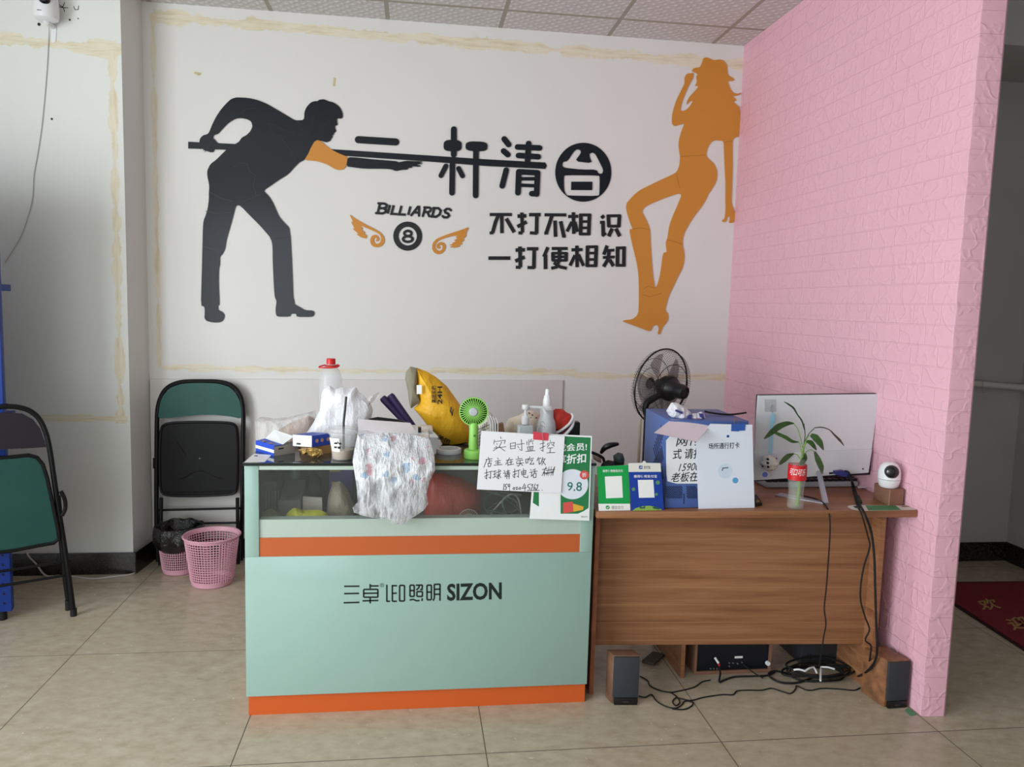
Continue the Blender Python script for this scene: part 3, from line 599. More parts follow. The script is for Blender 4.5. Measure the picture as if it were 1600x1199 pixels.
def pillow(mb, poly, y, th, rings=7, N=56, amt=.006, sc=18, seed=0, back=1.0, cen=None, edge=0.0):
    """soft closed body with a traced outline, real depth on both sides"""
    P = resample(poly, N); cx = cen[0] if cen else sum(p[0] for p in P)/N; cy = cen[1] if cen else sum(p[1] for p in P)/N
    bm = mb.bm
    def row(k, sgn):
        f = 1-k/rings; d = edge+th*math.sqrt(max(0, 1-f*f)); R = []
        for (u, v) in P:
            q = hit(cx+(u-cx)*f, cy+(v-cy)*f, 1, y); q.y += -d if sgn > 0 else d*back
            if k: q += noise.noise_vector(q*sc+Vector((seed, 0, seed*.3)))*amt*min(1, k/2)
            R.append(bm.verts.new(q))
        return R
    border = row(0, 1)
    for sgn in (1, -1):
        prev = border
        for k in range(1, rings):
            cur = row(k, sgn)
            for i in range(N): bm.faces.new([prev[i], prev[(i+1) % N], cur[(i+1) % N], cur[i]])
            prev = cur
        q = hit(cx, cy, 1, y); q.y += -(edge+th) if sgn > 0 else (edge+th)*back; c = bm.verts.new(q)
        for i in range(N): bm.faces.new([prev[i], prev[(i+1) % N], c])
    return mb
def drop(mb, z):
    """rest the lowest point of a body at height z"""
    m_ = min(v.co.z for v in mb.bm.verts)
    for v in mb.bm.verts: v.co.z += z-m_
    return mb
def flat_floor(mb, z):
    for v in mb.bm.verts: v.co.z = max(v.co.z, z)
    return mb
ct = onZ(CZ)
up = lambda h: Vector((0, 0, h))
FRONT = Matrix.Rotation(math.pi/2, 4, 'X')   # lathe axis towards the viewer side (-y)
def sheet(mb, pts, ext=(0, 0, .0006)): return mb.prism(pts, ext)
# ------------------------------------------------------------------ things on the display counter
# bottle with red cap
P = Vector((hit(517, 640, 1, 3.165).x, 3.165, CZ)); zt = hit(517, 560, 1, 3.165).z-CZ
b = thing('water_bottle', 'large empty clear plastic bottle with red cap and red carrying ring', 'bottle', P)
part('bottle_body', MB().lathe([(0, .0), (.046, 0), (.05, .008), (.049, .12), (.050, .17), (.046, zt-.085), (.036, zt-.05), (.020, zt-.032), (.017, zt-.02), (.017, zt-.004)], P.x, P.y, 32, Matrix.Translation((0, 0, CZ))), mat('pet_plastic', (226, 230, 232), .1, alpha=.34, spec=.7), b)
part('cap', MB().lathe([(0, zt), (.0165, zt-.001), (.018, zt-.004), (.018, zt-.024), (.0, zt-.024)], P.x, P.y, 24, Matrix.Translation((0, 0, CZ))), 'red_plastic', b, label='red screw cap')
z = CZ+zt-.030
mb = MB(); mb.tube([(P.x+.024*math.cos(a), P.y+.024*math.sin(a), z) for a in [math.pi*k/12 for k in range(24)]], .0032, 6, True)
mb.tube(crv([(P.x-.022, P.y-.008, z+.003), (P.x-.045, P.y-.02, z-.004), (P.x-.030, P.y-.035, z-.006), (P.x+.02, P.y-.035, z-.004), (P.x+.034, P.y-.02, z+.002), (P.x+.024, P.y-.002, z+.004)], 5), .003, 6)
part('carry_ring', mb, 'red_plastic', b, label='red carrying ring')
# translucent bag behind with brown food in it
wrinkle('film_clear', (226, 224, 222), .36, .2, .7, 30); wrinkle('film_white', (236, 237, 242), .92, .35, .55, 20); wrinkle('bread', (176, 142, 120), 1, .7, .4, 40)
b = thing('plastic_bag', 'crumpled clear plastic bag with brown food lying behind the blue boxes', 'plastic bag', hit(440, 690, 1, 3.1))
part('film', flat_floor(pillow(MB(), [(398, 658), (408, 651), (425, 655), (450, 652), (480, 645), (494, 641), (496, 690), (470, 700), (420, 700), (400, 690)], 3.12, .055, amt=.012, sc=14, seed=3), CZ+.0005), 'film_clear', b)
part('contents', flat_floor(pillow(MB(), [(435, 672), (455, 660), (484, 650), (492, 655), (492, 690), (450, 695)], 3.13, .04, amt=.006, seed=5), CZ+.001), 'bread', b, label='brown food')
# big white bag
b = thing('plastic_bag', 'tall white plastic shopping bag standing in front of the red capped bottle', 'plastic bag', hit(520, 690, 1, 3.055))
part('film', flat_floor(pillow(MB(), [(470, 690), (489, 662), (500, 640), (503, 612), (513, 602), (524, 608), (536, 605), (548, 609), (556, 603), (560, 612), (566, 616), (578, 628), (583, 640), (580, 655), (574, 668), (572, 705), (520, 706), (476, 706)], 3.055, .05, rings=9, N=80, amt=.013, sc=12, seed=11), CZ+.0005), 'film_white', b)
mb = MB(); mb.grid(lambda a, c: hit(566+26*a, 634-17*a+(8-4*a)*(c-.5)*2, 1, 3.05)+Vector((0, .012*math.sin(7*a+3*c), 0)), 9, 5)
mb.grid(lambda a, c: hit(572+12*math.sin(2.6*a), 640+14*a+3*(c-.5), 1, 3.045)+Vector((0, .008*math.sin(5*a), 0)), 9, 4)
part('handle', mb, 'film_clear', b)
# open blue carton
def carton(name, label, A, B, C, h, mside, mend, mtop):
    A, B, C = Vector(A), Vector(B), Vector(C); D = B+C-A
    t = thing(name, label, 'box', (A+B+C+D)/4)
    return t, A, B, C, D
mat('carton_blue', (44, 78, 190), .4); mat('carton_white', (232, 234, 234), .5); mat('carton_grey', (168, 162, 156), .7); mat('carton_brown', (150, 112, 70), .7); mat('cartoon_peach', (206, 150, 120), .5)
A, B, C = ct(428.5, 713), ct(400, 704.5), ct(461, 708); D = B+C-A; h = .036
t = thing('tissue_box', 'small open blue and white carton at the left end of the counter', 'box', (A+B+C+D)/4)
mb = MB(); mb.prism([A, C, D, B], up(h-.001)); part('carton', mb, 'carton_grey', t)
o_ = (A-C).normalized()*.0006
mb = MB(); mb.prism([A+o_+up(h*.0), B+o_, B+o_+up(h*.30), A+o_+up(h*.30)], o_); mb.prism([A+o_+up(h*.62), B+o_+up(h*.62), B+o_+up(h+.004), A+o_+up(h+.004)], o_)
mb.prism([A+up(h), A+.45*(C-A)+up(h), B+.45*(C-A)+up(h+.004), B+up(h)], up(.002)); part('wrap', mb, 'carton_blue', t, label='blue printed side')
part('band', MB().prism([A+o_+up(h*.30), B+o_+up(h*.30), B+o_+up(h*.62), A+o_+up(h*.62)], o_), 'carton_white', t, label='white band')
q = [A+.42*(C-A)+up(h+.002), B+.42*(C-A)+up(h+.004)]; part('flap', MB().prism([q[0], A+(C-A)*.95+up(h+.026), B+(C-A)*.9+up(h+.034), q[1]], (0, 0, .001)), 'carton_white', t, label='raised white flap')
mb = MB(); mb.prism([A+.2*(C-A)+up(h*.6)+Vector((0, -.0012, 0)), A+.45*(C-A)+up(h*.62)+Vector((0, -.0012, 0)), A+.45*(C-A)+up(h*.75)+Vector((0, -.0012, 0)), A+.2*(C-A)+up(h*.73)+Vector((0, -.0012, 0))], (0, .001, 0)); part('slot', mb, 'ink_black', t)
for a in (.28, .68):
    c0 = B+(A-B)*a+(C-A)*.14+up(h+.0035); part('print', MB().lathe([(0, .0012), (.007, .001), (.007, 0)], n=10, M=Matrix.Translation(c0)), 'cartoon_peach', t)
# tray, foil and second blue carton
A0, B0 = ct(470, 712), ct(520, 710)
tr = [ct(472, 711), ct(518, 708), ct(517, 698), ct(468, 700)]
solo('carton_tray', MB().prism(tr, up(.030)), 'carton_brown', 'flat brown carton underneath the closed blue carton', 'box')
zb_ = CZ+.0305
A, B, C = hit(487.5, 699, 2, zb_), hit(458, 697, 2, zb_), hit(517, 694.5, 2, zb_); D = B+C-A; h = .042
t = thing('tissue_box', 'closed blue carton with peach prints lying on a brown carton', 'box', (A+B+C+D)/4+up(0))
part('carton', MB().prism([A, C, D, B], up(h)), 'carton_blue', t)
o_ = (A-C).normalized()*.0006; part('end_flap', MB().prism([A+o_, B+o_, B+o_+up(h), A+o_+up(h)], o_), 'carton_white', t, label='white end')
nn = (B-A).cross(up(1)).normalized()
f_ = (C-A).cross(up(1)).normalized()*.0008
for a in (.25, .52, .84):
    c0 = A+(C-A)*a+up(h*.5)+f_; part('print', MB().lathe([(0, .001), (.007, .0008), (.007, 0)], n=10, M=Matrix.Translation(c0) @ f_.to_track_quat('Z', 'Y').to_matrix().to_4x4()), 'cartoon_peach', t)
part('print', MB().prism([B+.2*(A-B)+up(h*.15)+o_*2, B+.42*(A-B)+up(h*.15)+o_*2, B+.42*(A-B)+up(h*.3)+o_*2, B+.2*(A-B)+up(h*.3)+o_*2], o_), 'ink', t)
wrinkle('gold_foil', (196, 160, 90), 1, .25, 1.0, 60, .8); MATS['gold_foil'].node_tree.nodes['Principled BSDF'].inputs['Metallic'].default_value = .7
solo('snack_wrapper', drop(pillow(MB(), [(466, 702), (475, 700), (490, 699), (503, 702), (505, 710), (498, 715), (484, 711), (470, 707)], 2.80, .022, amt=.012, sc=45, seed=2), CZ+.0005), 'gold_foil', 'crumpled gold foil wrapper in front of the closed blue carton', 'wrapper')
t = thing('name_card', 'white card lying at the front left corner of the counter', 'card', ct(400, 716))
part('card', MB().prism([ct(382.5, 722.5), ct(414, 722), ct(424, 711.5), ct(397, 709.5)], up(.0008)), 'card_white', t)
part('print', MB().prism([hit(397, 713, 2, CZ+.001), hit(402, 713.3, 2, CZ+.001), hit(403, 712, 2, CZ+.001), hit(398, 711.8, 2, CZ+.001)], up(.0003)), 'ink', t)
# iced drink
P = ct(535, 717.5); s_ = P.y/FPX; zc = CZ
t = thing('drink_cup', 'clear plastic cup of milk tea with black straw at the counter edge', 'cup', P)
Mz = Matrix.Translation((0, 0, CZ+.0005))
part('cup_body', MB().lathe([(0, 0), (.034, 0), (.036, .004), (.047, .094), (.050, .096), (.050, .099)], P.x, P.y, 32, Mz), 'clear_plastic', t)
part('drink', MB().lathe([(0, .002), (.0335, .003), (.0385, .036), (0, .036)], P.x, P.y, 28, Mz), 'milk_tea', t, label='milk tea')
part('lid', MB().lathe([(.051, .093), (.052, .100), (.047, .103), (.044, .112), (.030, .118), (0, .119)], P.x, P.y, 32, Mz), 'clear_plastic', t)
part('straw', MB().tube([(P.x+.004, P.y, CZ+.02), hit(537, 660, 1, P.y), hit(541, 620, 1, P.y)], .0042, 8), 'black_plastic', t, label='black straw')
mb = MB(); mb.grid(lambda a, c: (P.x+(.039+.011*c+.0005)*math.cos(math.radians(-150+52*a)), P.y+(.039+.011*c+.0005)*math.sin(math.radians(-150+52*a)), CZ+.033+.05*c), 8, 3)
part('sticker', mb, 'card_white', t, label='white sticker with black print')
mb = MB(); lp_ = [[(527, 690), (530, 694), 1.2], [(522, 693), (527, 693), 2.4], [(530, 693.5), (533, 693.5), 3], [(522, 699), (526, 699.5), 2.6], [(528, 700), (532, 700), 3.2]]
mb.strokes(lp_, 2, onY(P.y-.0465), (0, .001, 0), 'flat'); part('print', mb, 'ink_black', t)
# carton under the hanging bag, papers on top
mat('file_box', (214, 210, 196), .6); mat('amber_film', (196, 170, 110), .6)
bx0, bx1 = ct(561, 715).x, ct(672, 715).x
t = thing('storage_box', 'pale box under the white sheet behind the hanging plastic bag', 'box', ((bx0+bx1)/2, 2.89, CZ))
zt_ = CZ+.078
part('box_body', MB().box(bx0+.01, bx1-.002, 2.80, 2.985, CZ+.0005, zt_, bev=.004), 'file_box', t)
part('lid', MB().box(bx0+.075, bx1+.010, 2.87, 2.985, zt_, zt_+.016, bev=.002), 'card_white', t)
part('strap', MB().prism([hit(575, 655, 1, 2.97), hit(590, 652, 1, 2.97), hit(622, 656, 1, 2.97), hit(640, 661, 1, 2.97), hit(600, 664, 1, 2.97)], (0, .008, 0)), 'black_plastic', t)
mat('purple', (58, 42, 92), .5)
t = thing('rod_pair', 'two dark purple rods leaning out from behind the pale box', 'rods', hit(640, 672, 1, 3.16))
for (a0, b0, a1, b1) in ((597, 621, 640, 668), (609, 617, 647, 668)):
    e0, e1 = hit(a0, b0, 1, 3.16), hit(a1, b1, 1, 3.16); 
    part('rod', MB().tube([e0, e0.lerp(e1, .06), e1], [.012, .016, .012], 10), 'purple', t)
def surf(mb, f, nu, nv, th=.0012):
    """thin sheet with two sides"""
    mb.grid(f, nu, nv); mb.grid(lambda a, c: Vector(f(a, c))-Vector((0, 0, th)), nu, nv); return mb
def wp(a, c):
    y = 2.74+.16*(1-c); tl, trr, br, bl = Vector((559, 655, 0)), Vector((641, 661, 0)), Vector((657, 685, 0)), Vector((560, 685.5, 0))
    q = (bl*(1-a)+br*a)*c+(tl*(1-a)+trr*a)*(1-c); v = q.y-4.6*math.sin(math.pi*a)*c*(1 if a < .75 else .9)+2.5*max(0, a-.7)*c
    return hit(q.x, v, 1, y)
solo('paper_sheet', surf(MB(), wp, 16, 8), mat('sheet_white', (250, 247, 252), .6), 'curled blank white sheet lying on the pale box above the hanging bag', 'paper')
t = thing('binder_clip', 'small black clip at the right edge of the curled white sheet', 'clip', hit(656, 676, 1, 2.80))
part('clip', MB().box(hit(653, 680, 1, 2.81).x, hit(658, 680, 1, 2.81).x, 2.795, 2.825, hit(655, 680, 1, 2.81).z, hit(655, 668, 1, 2.81).z), 'black_plastic', t)
# plastic bag hanging over the counter front, with coloured print
n = NB('film_print', .22, .6)
vo = n.nt.nodes.new('ShaderNodeTexVoronoi'); vo.inputs['Scale'].default_value = 26; n.nt.links.new(n.mapping((1, .3, 1)), vo.inputs['Vector'])
pm = n.op('MULTIPLY', n.op('LESS_THAN', vo.outputs['Distance'], n.op('ADD', .02, n.op('MULTIPLY', n.noise(70, 3), .62))), n.sstep(n.z, .865, .885))
cc = n.nt.nodes.new('ShaderNodeSeparateColor'); n.nt.links.new(vo.outputs['Color'], cc.inputs[0])
pm = n.op('MULTIPLY', pm, n.op('GREATER_THAN', cc.outputs[1], .35))
pc = n.mix(n.op('GREATER_THAN', cc.outputs[0], .5), (224, 120, 150), (120, 170, 215))
n.color(n.mix(n.op('MULTIPLY', pm, .6), (234, 237, 242), pc))
wr = n.noise(11, 7, n.mapping((2.2, 1, .75), (0, .45, 0)), rough=.60); w2 = n.noise(34, 5, n.mapping((1.5, 1, .5), (0, -.5, 0)), rough=.6)
rg = n.op('SUBTRACT', 1.0, n.op('MULTIPLY', n.op('ABSOLUTE', n.op('SUBTRACT', wr, .5)), 4.5))
n.bump(n.op('ADD', n.op('MULTIPLY', rg, .55), n.op('MULTIPLY', w2, .6)), .85, .02)
al = n.op('ADD', .20, n.op('MULTIPLY', n.sstep(rg, .45, .97), .48)); al = n.op('ADD', al, n.op('MULTIPLY', n.sstep(n.z, .82, .93), .44)); n.put(n.b.inputs['Alpha'], n.op('MINIMUM', al, .95))
t = thing('plastic_bag', 'translucent plastic bag with pink and blue print hanging over the counter front', 'plastic bag', hit(615, 815, 1, 2.672))
mb = pillow(MB(), [(557, 684), (600, 681), (640, 683), (672, 690), (679, 715), (680, 735), (671, 752), (667, 772), (669, 788), (662, 798), (650, 806), (640, 812), (631, 820), (612, 820), (607, 812), (585, 810), (566, 806), (553, 801), (551, 793), (559, 787), (557, 760), (554, 740), (551, 722), (553, 703)], 2.672, .026, rings=14, N=120, amt=.017, sc=20, seed=8, cen=(615, 748))
for v in mb.bm.verts: v.co.y = min(v.co.y, 2.7085) if v.co.z < .94 else v.co.y+(v.co.z-.94)*.7
part('film', mb, 'film_print', t)
mb = MB(); mb.grid(lambda a, c: (lambda e: Vector((e.x, 2.735+.16*c, e.z+.008+.004*math.sin(9*a)+.016*c)))(hit(558+112*a, 685+4*a, 1, 2.735)), 14, 6); part('gathered_top', mb, 'film_white', t)
# yellow paper bag
wrinkle('kraft_yellow', (226, 172, 34), 1, .5, .5, 22, .4); mat('bag_inside', (136, 130, 112), .8)
yb_ = 3.10
t = thing('paper_bag', 'open yellow paper bag with black writing lying tilted behind the green fan', 'paper bag', hit(705, 698, 1, yb_))
mb = pillow(MB(), [(650, 574), (666, 580), (680, 588), (698, 603), (716, 628), (730, 655), (735, 680), (733, 693), (722, 697), (706, 699), (692, 697), (685, 682), (668, 665), (655, 648), (646, 638), (655, 630), (651, 605)], yb_, .055, rings=8, N=80, amt=.005, sc=16, seed=4, cen=(694, 650), edge=.012)
part('bag_body', flat_floor(mb, CZ+.0005), 'kraft_yellow', t)
part('bag_mouth', pillow(MB(), [(641, 573), (651, 575), (653, 590), (652, 605), (657, 630), (650, 633), (642, 639), (639, 628), (637, 610), (633, 592), (634, 582)], yb_-.02, .03, rings=4, N=40, amt=.003, seed=6), 'bag_inside', t, label='grey open mouth')
ft = lambda u, v: hit(u, v, 1, yb_-.071)
mb = MB()
for k, ch in enumerate('美团买药'): pass
def vtext(mb, body, u, v0, v1, w, f):
    """text turned to read upwards"""
    mb.text(body, [f(u, v1), f(u, v0), f(u+w, v0), f(u+w, v1)], (0, 0, 0), .02)
vtext(mb, '美团买药', 674, 603, 630, 8, ft); part('lettering', mb, 'ink_black', t); mb = MB(); vtext(mb, '24H', 683.5, 604, 632, 7.5, ft)
part('lettering', mb, 'ink_black', t); mb = MB(); mb.text('美团', quad((686, 678), (704, 688), (701, 695), (683, 686), lambda u, v: hit(u, v, 1, yb_-.062)), (0, 0, 0), .02)
part('lettering', mb, 'ink_black', t)
part('label', MB().prism(rect(651, 602, 659, 616, lambda u, v: hit(u, v, 1, yb_-.062)), (0, .001, 0)), 'card_white', t, label='white stuck label')
mb = MB(); mb.strokes([[(705, 637), (704, 643), (707, 648), 2]], 2, ft, (0, .001, 0)); mb.strokes([[(708, 640), (706, 650), 1.2]], 1, ft, (0, .001, 0)); part('stripe', mb, 'ink', t)
# tape ring
P = ct(701, 708); solo('tape_ring', MB().lathe([(.038, 0), (.047, 0), (.0475, .002), (.0475, .016), (.047, .018), (.038, .018), (.038, 0)], P.x, P.y, 40, Mz), 'white_plastic', 'flat white ring lying beside the green fan', 'ring')
# green handheld fan on its base
mat('fan_green', (142, 206, 96), .4); mat('fan_green_dark', (66, 118, 44), .6); mat('fan_grey', (176, 182, 186), .4)
P = ct(741.5, 716); P.y -= .0
t = thing('handheld_fan', 'lime green handheld fan standing on its round base on the counter', 'fan', P)
part('base', MB().lathe([(0, 0), (.038, 0), (.040, .003), (.040, .028), (.037, .032), (.020, .034), (.0, .034)], P.x, P.y, 36, Mz), 'fan_green', t)
zh = hit(740, 643, 1, P.y).z; xh = hit(740, 643, 1, P.y).x
part('handle', MB().lathe([(0, .030), (.0175, .030), (.0175, .06), (.0165, zh-CZ-.05), (.013, zh-CZ-.042)], xh+.002, P.y, 24, Mz), 'fan_green', t)
mb = MB().lathe([(0, 0), (.004, 0), (.004, .0015), (0, .002)], n=12, M=Matrix.Translation((xh+.004, P.y-.0165, hit(741, 680, 1, P.y).z)) @ FRONT); part('switch', mb, 'fan_green_dark', t)
Mh = Matrix.Translation((xh, P.y, zh)) @ Matrix.Rotation(-.08, 4, 'Z') @ FRONT; R_ = .0535
part('rear_shell', MB().lathe([(0, -.022), (.03, -.021), (.047, -.012), (R_, .0), (R_, .006), (.051, .006), (.046, -.008), (.03, -.016), (0, -.017)], n=40, M=Mh), 'fan_green_dark', t)
mb = MB().lathe([(R_-.004, .006), (R_-.004, .010), (R_, .010), (R_, .006)], n=40, M=Mh)
for k in range(34):
    a = 2*math.pi*k/34; mb.tube([Mh @ Vector((r*math.cos(a+da), r*math.sin(a+da), z)) for r, da, z in ((.017, .0, .017), (.030, .10, .016), (.043, .16, .013), (.0515, .17, .008))], .0019, 4, cap=False)
part('front_grille', mb, 'fan_green', t)
part('blade_rotor', MB().lathe([(0, .002), (.04, .001), (.04, -.002), (0, -.003)], n=24, M=Mh), 'fan_green_dark', t)
part('hub', MB().lathe([(0, .022), (.013, .021), (.0165, .018), (.017, .014)], n=24, M=Mh), 'fan_grey', t, label='grey hub disc')
# shoes and odds and ends behind the sign
mat('shoe_white', (222, 216, 206), .6, noise_amt=.05, noise_scale=40); mat('cream', (220, 208, 190), .7, noise_amt=.04, noise_scale=30); mat('block_brown', (140, 104, 76), .7, noise_amt=.1, noise_scale=60); mat('dot', (96, 84, 74), .8)
t = thing('canvas_shoe', 'white ribbed shoe propped up behind the green fan', 'shoe', hit(762, 694, 1, 2.98))
part('upper', flat_floor(pillow(MB(), [(748, 652), (758, 641), (767, 645), (775, 656), (778, 672), (777, 695), (752, 699), (744, 680)], 2.98, .035, amt=.003), CZ+.0005), 'shoe_white', t)
for k in range(4): part('rib', MB().tube(crv([hit(761+4.4*k, 647+2*k, 1, 2.94), hit(766+4*k, 660+k, 1, 2.935), hit(767+3.4*k, 690, 1, 2.94)], 5), .0022, 6), 'white_plastic', t)
mb = MB(); mb.strokes([[(748+3*k, 668-2*k), (750+3.2*k, 696)] for k in range(5)]+[[(746, 672+5*k), (764, 664+5*k)] for k in range(6)], .8, onY(2.945), (0, .001, 0)); part('mesh', mb, 'dot', t)
solo('wooden_block', MB().hexa([hit(783, 692, 1, 2.95), hit(793, 692, 1, 2.95), hit(793, 692, 1, 2.95)+Vector((0, .03, 0)), hit(783, 692, 1, 2.95)+Vector((0, .03, 0)), hit(777, 652, 1, 2.95), hit(787, 649, 1, 2.95), hit(787, 649, 1, 2.95)+Vector((0, .03, 0)), hit(777, 652, 1, 2.95)+Vector((0, .03, 0))], .003), 'block_brown', 'brown wooden block standing between the white shoes', 'block')
for o in (bpy.data.objects['wooden_block'],): o.location.z = CZ+.0005
t = thing('clog_shoe', 'cream clog with small holes behind the pump bottle', 'shoe', hit(825, 690, 1, 3.08))
part('upper', flat_floor(pillow(MB(), [(788, 668), (795, 654), (812, 649), (822, 642), (834, 642), (844, 649), (850, 662), (850, 694), (790, 694)], 3.08, .05, amt=.004), CZ+.0005), 'cream', t)
for (u, v) in ((827, 646), (832, 649), (829, 653), (834, 656), (838, 653), (836, 661), (841, 660), (831, 660)): part('hole', MB().lathe([(0, .003), (.003, .002), (.003, -.012)], n=8, M=Matrix.Translation(hit(u, v, 1, 3.046)) @ FRONT), 'dot', t)
mat('gel', (206, 216, 220), .15, alpha=.75, spec=.6)
P = ct(820, 697); P.y = 2.93; P = Vector((hit(820, 690, 1, P.y).x, P.y, CZ)); Z = lambda v, y=2.93: hit(820, v, 1, y).z
t = thing('pump_bottle', 'square hand gel bottle with white pump behind the handwritten sign', 'bottle', P)
part('bottle_body', MB().box(P.x-.031, P.x+.031, P.y-.025, P.y+.025, CZ+.0005, Z(664), bev=.008, seg=3), 'gel', t)
part('collar', MB().lathe([(.013, Z(663)), (.0155, Z(661)), (.0155, Z(652)), (.011, Z(650)), (.006, Z(648)), (.005, Z(638))], P.x, P.y, 20), 'white_plastic', t)
mb = MB().lathe([(0, Z(640)), (.013, Z(640)), (.0145, Z(638)), (.0145, Z(634)), (.012, Z(632.5)), (0, Z(632.5))], P.x-.001, P.y, 20)
mb.tube(crv([(P.x, P.y, Z(636)), hit(836, 636.5, 1, P.y), hit(847, 637.5, 1, P.y), hit(850, 640, 1, P.y), hit(853, 646, 1, P.y)], 4), [.0055]*9+[.005]*8, 8); part('pump', mb, 'white_plastic', t)
P = Vector((hit(853, 690, 1, 2.97).x, 2.97, CZ)); Z = lambda v: hit(853, v, 1, 2.97).z
t = thing('spray_bottle', 'tall white spray bottle with narrow nozzle behind the handwritten sign', 'bottle', P)
part('bottle_body', MB().lathe([(0, CZ+.0005), (.036, CZ+.0005), (.038, CZ+.006), (.038, Z(668)), (.034, Z(658)), (.027, Z(652)), (.026, Z(640))], P.x, P.y, 28), mat('frosted', (214, 218, 220), .3, alpha=.85), t)
part('sprayer', MB().lathe([(.026, Z(641)), (.0235, Z(637)), (.0165, Z(634)), (.0165, Z(625)), (.0135, Z(622)), (.0135, Z(619)), (.0095, Z(617.5)), (.0080, Z(609)), (.0065, Z(608)), (0, Z(608))], P.x, P.y, 24), 'white_plastic', t)
mat('shoe_red', (196, 52, 40), .6, noise_amt=.08, noise_scale=40)
t = thing('sneaker', 'red sneaker with white sole at the right end of the counter', 'shoe', hit(880, 690, 1, 3.0))
part('upper', pillow(MB(), [(860, 645), (868, 639), (878, 639), (886, 645), (893, 648), (894, 656), (886, 667), (874, 674), (864, 674), (860, 660)], 3.0, .035, amt=.006, sc=30, seed=9), 'shoe_red', t)
mb = MB(); mb.tube(crv([hit(864, 679, 1, 2.975), hit(878, 672, 1, 2.97), hit(890, 662, 1, 2.97), hit(895, 652, 1, 2.985), hit(893, 647, 1, 3.0)], 5), .0055, 8); mb.tube(crv([hit(866, 688, 1, 2.98), hit(882, 680, 1, 2.975), hit(893, 668, 1, 2.975), hit(896, 658, 1, 2.985)], 5), .0065, 8); part('sole', mb, 'white_plastic', t, label='white sole edges')
part('insole', pillow(MB(), [(868, 680), (882, 672), (893, 660), (895, 664), (884, 678), (870, 685)], 2.985, .012, rings=4, N=30, amt=.001), mat('maroon', (112, 52, 58), .7), t)
part('toe', flat_floor(pillow(MB(), [(860, 674), (872, 676), (884, 676), (886, 692), (860, 692)], 3.0, .03, rings=4, N=30, amt=.002), CZ+.0005), 'shoe_white', t)
solo('black_case', MB().box(hit(884, 690, 1, 3.06).x, hit(906, 690, 1, 3.06).x, 3.06, 3.11, CZ+.0005, hit(895, 660, 1, 3.06).z, bev=.006), 'black_plastic', 'small black upright case behind the red sneaker', 'case')
# green poster hanging on the counter front
yP = YC-.0078-.0035; pf = onY(yP); pe = (0, .003, 0); z1 = .0003
layer = lambda k: onY(yP-z1*k); le = (0, z1*.9, 0)
mat('poster_green', (38, 122, 74), .4); mat('poster_white', (236, 240, 242), .35); mat('poster_teal', (46, 120, 112), .5); mat('poster_pale', (222, 228, 240), .4); mat('poster_red', (214, 84, 80), .5); mat('poster_yellow', (222, 170, 60), .5); mat('check_green', (22, 150, 74), .5)
t = thing('poster', 'green and white discount poster with 9.8 in a circle on the counter front', 'poster', hit(875, 812, 1, yP))
part('board', MB().prism(quad((838, 677.5), (925, 681.6), (920.7, 814), (827.5, 811), pf), pe), 'poster_white', t)
part('green_panel', MB().prism([layer(1)(*q) for q in [(841, 680), (923, 684), (919.5, 794), (912, 799), (903, 803), (890, 803), (876, 803), (876, 765), (842, 764), (842, 792), (832.5, 786)]], le), 'poster_green', t, label='green field')
c_ = [(894.5+24.5*math.cos(a), 757+23.5*math.sin(a)) for a in [math.pi*k/24 for k in range(48)]]
part('circle', MB().prism([layer(2)(*q) for q in c_], le), 'poster_pale', t, label='pale circle')
c_ = [(913+7.2*math.cos(a), 742.5+7*math.sin(a)) for a in [math.pi*k/12 for k in range(24)]]
part('badge', MB().prism([layer(3)(*q) for q in c_], le), 'poster_red', t, label='red badge')
mb = MB(); mb.text('成会员!', quad((871, 694), (917, 692), (917, 704.5), (870, 706), layer(2)), (0, 0, 0), .016); part('lettering', mb, 'poster_white', t); mb = MB(); mb.text('享折扣', quad((870, 711), (916, 708.5), (915.5, 723.5), (869, 727), layer(2)), (0, 0, 0), .022); part('lettering', mb, 'poster_white', t); mb = MB(); mb.text('折', quad((909.5, 739), (916.5, 739), (916.5, 746), (909.5, 746), layer(4)), (0, 0, 0), .01); part('badge_character', mb, 'poster_white', t)
mb = MB(); mb.text('9.8', quad((886.5, 753.5), (909.5, 753.5), (909, 768), (886, 767), layer(3)), (0, 0, 0), .01); part('figures', mb, 'poster_teal', t)
part('gift', MB().prism([layer(3)(*q) for q in [(880, 786), (895, 784), (896, 800), (880, 802.5)]], le), 'poster_red', t); part('gift', MB().prism([layer(3)(*q) for q in [(895, 787), (912, 792), (911, 797), (896, 800)]], le), 'poster_yellow', t)
part('panel', MB().prism(rect(843.5, 766, 875, 800, layer(2)), le), 'poster_white', t, label='blank white panel')
mb = MB(); mb.text('微信支付', quad((908, 806.5), (918, 806.8), (918, 809.2), (908, 809), layer(1)), (0, 0, 0)); part('print', mb, 'ink', t)
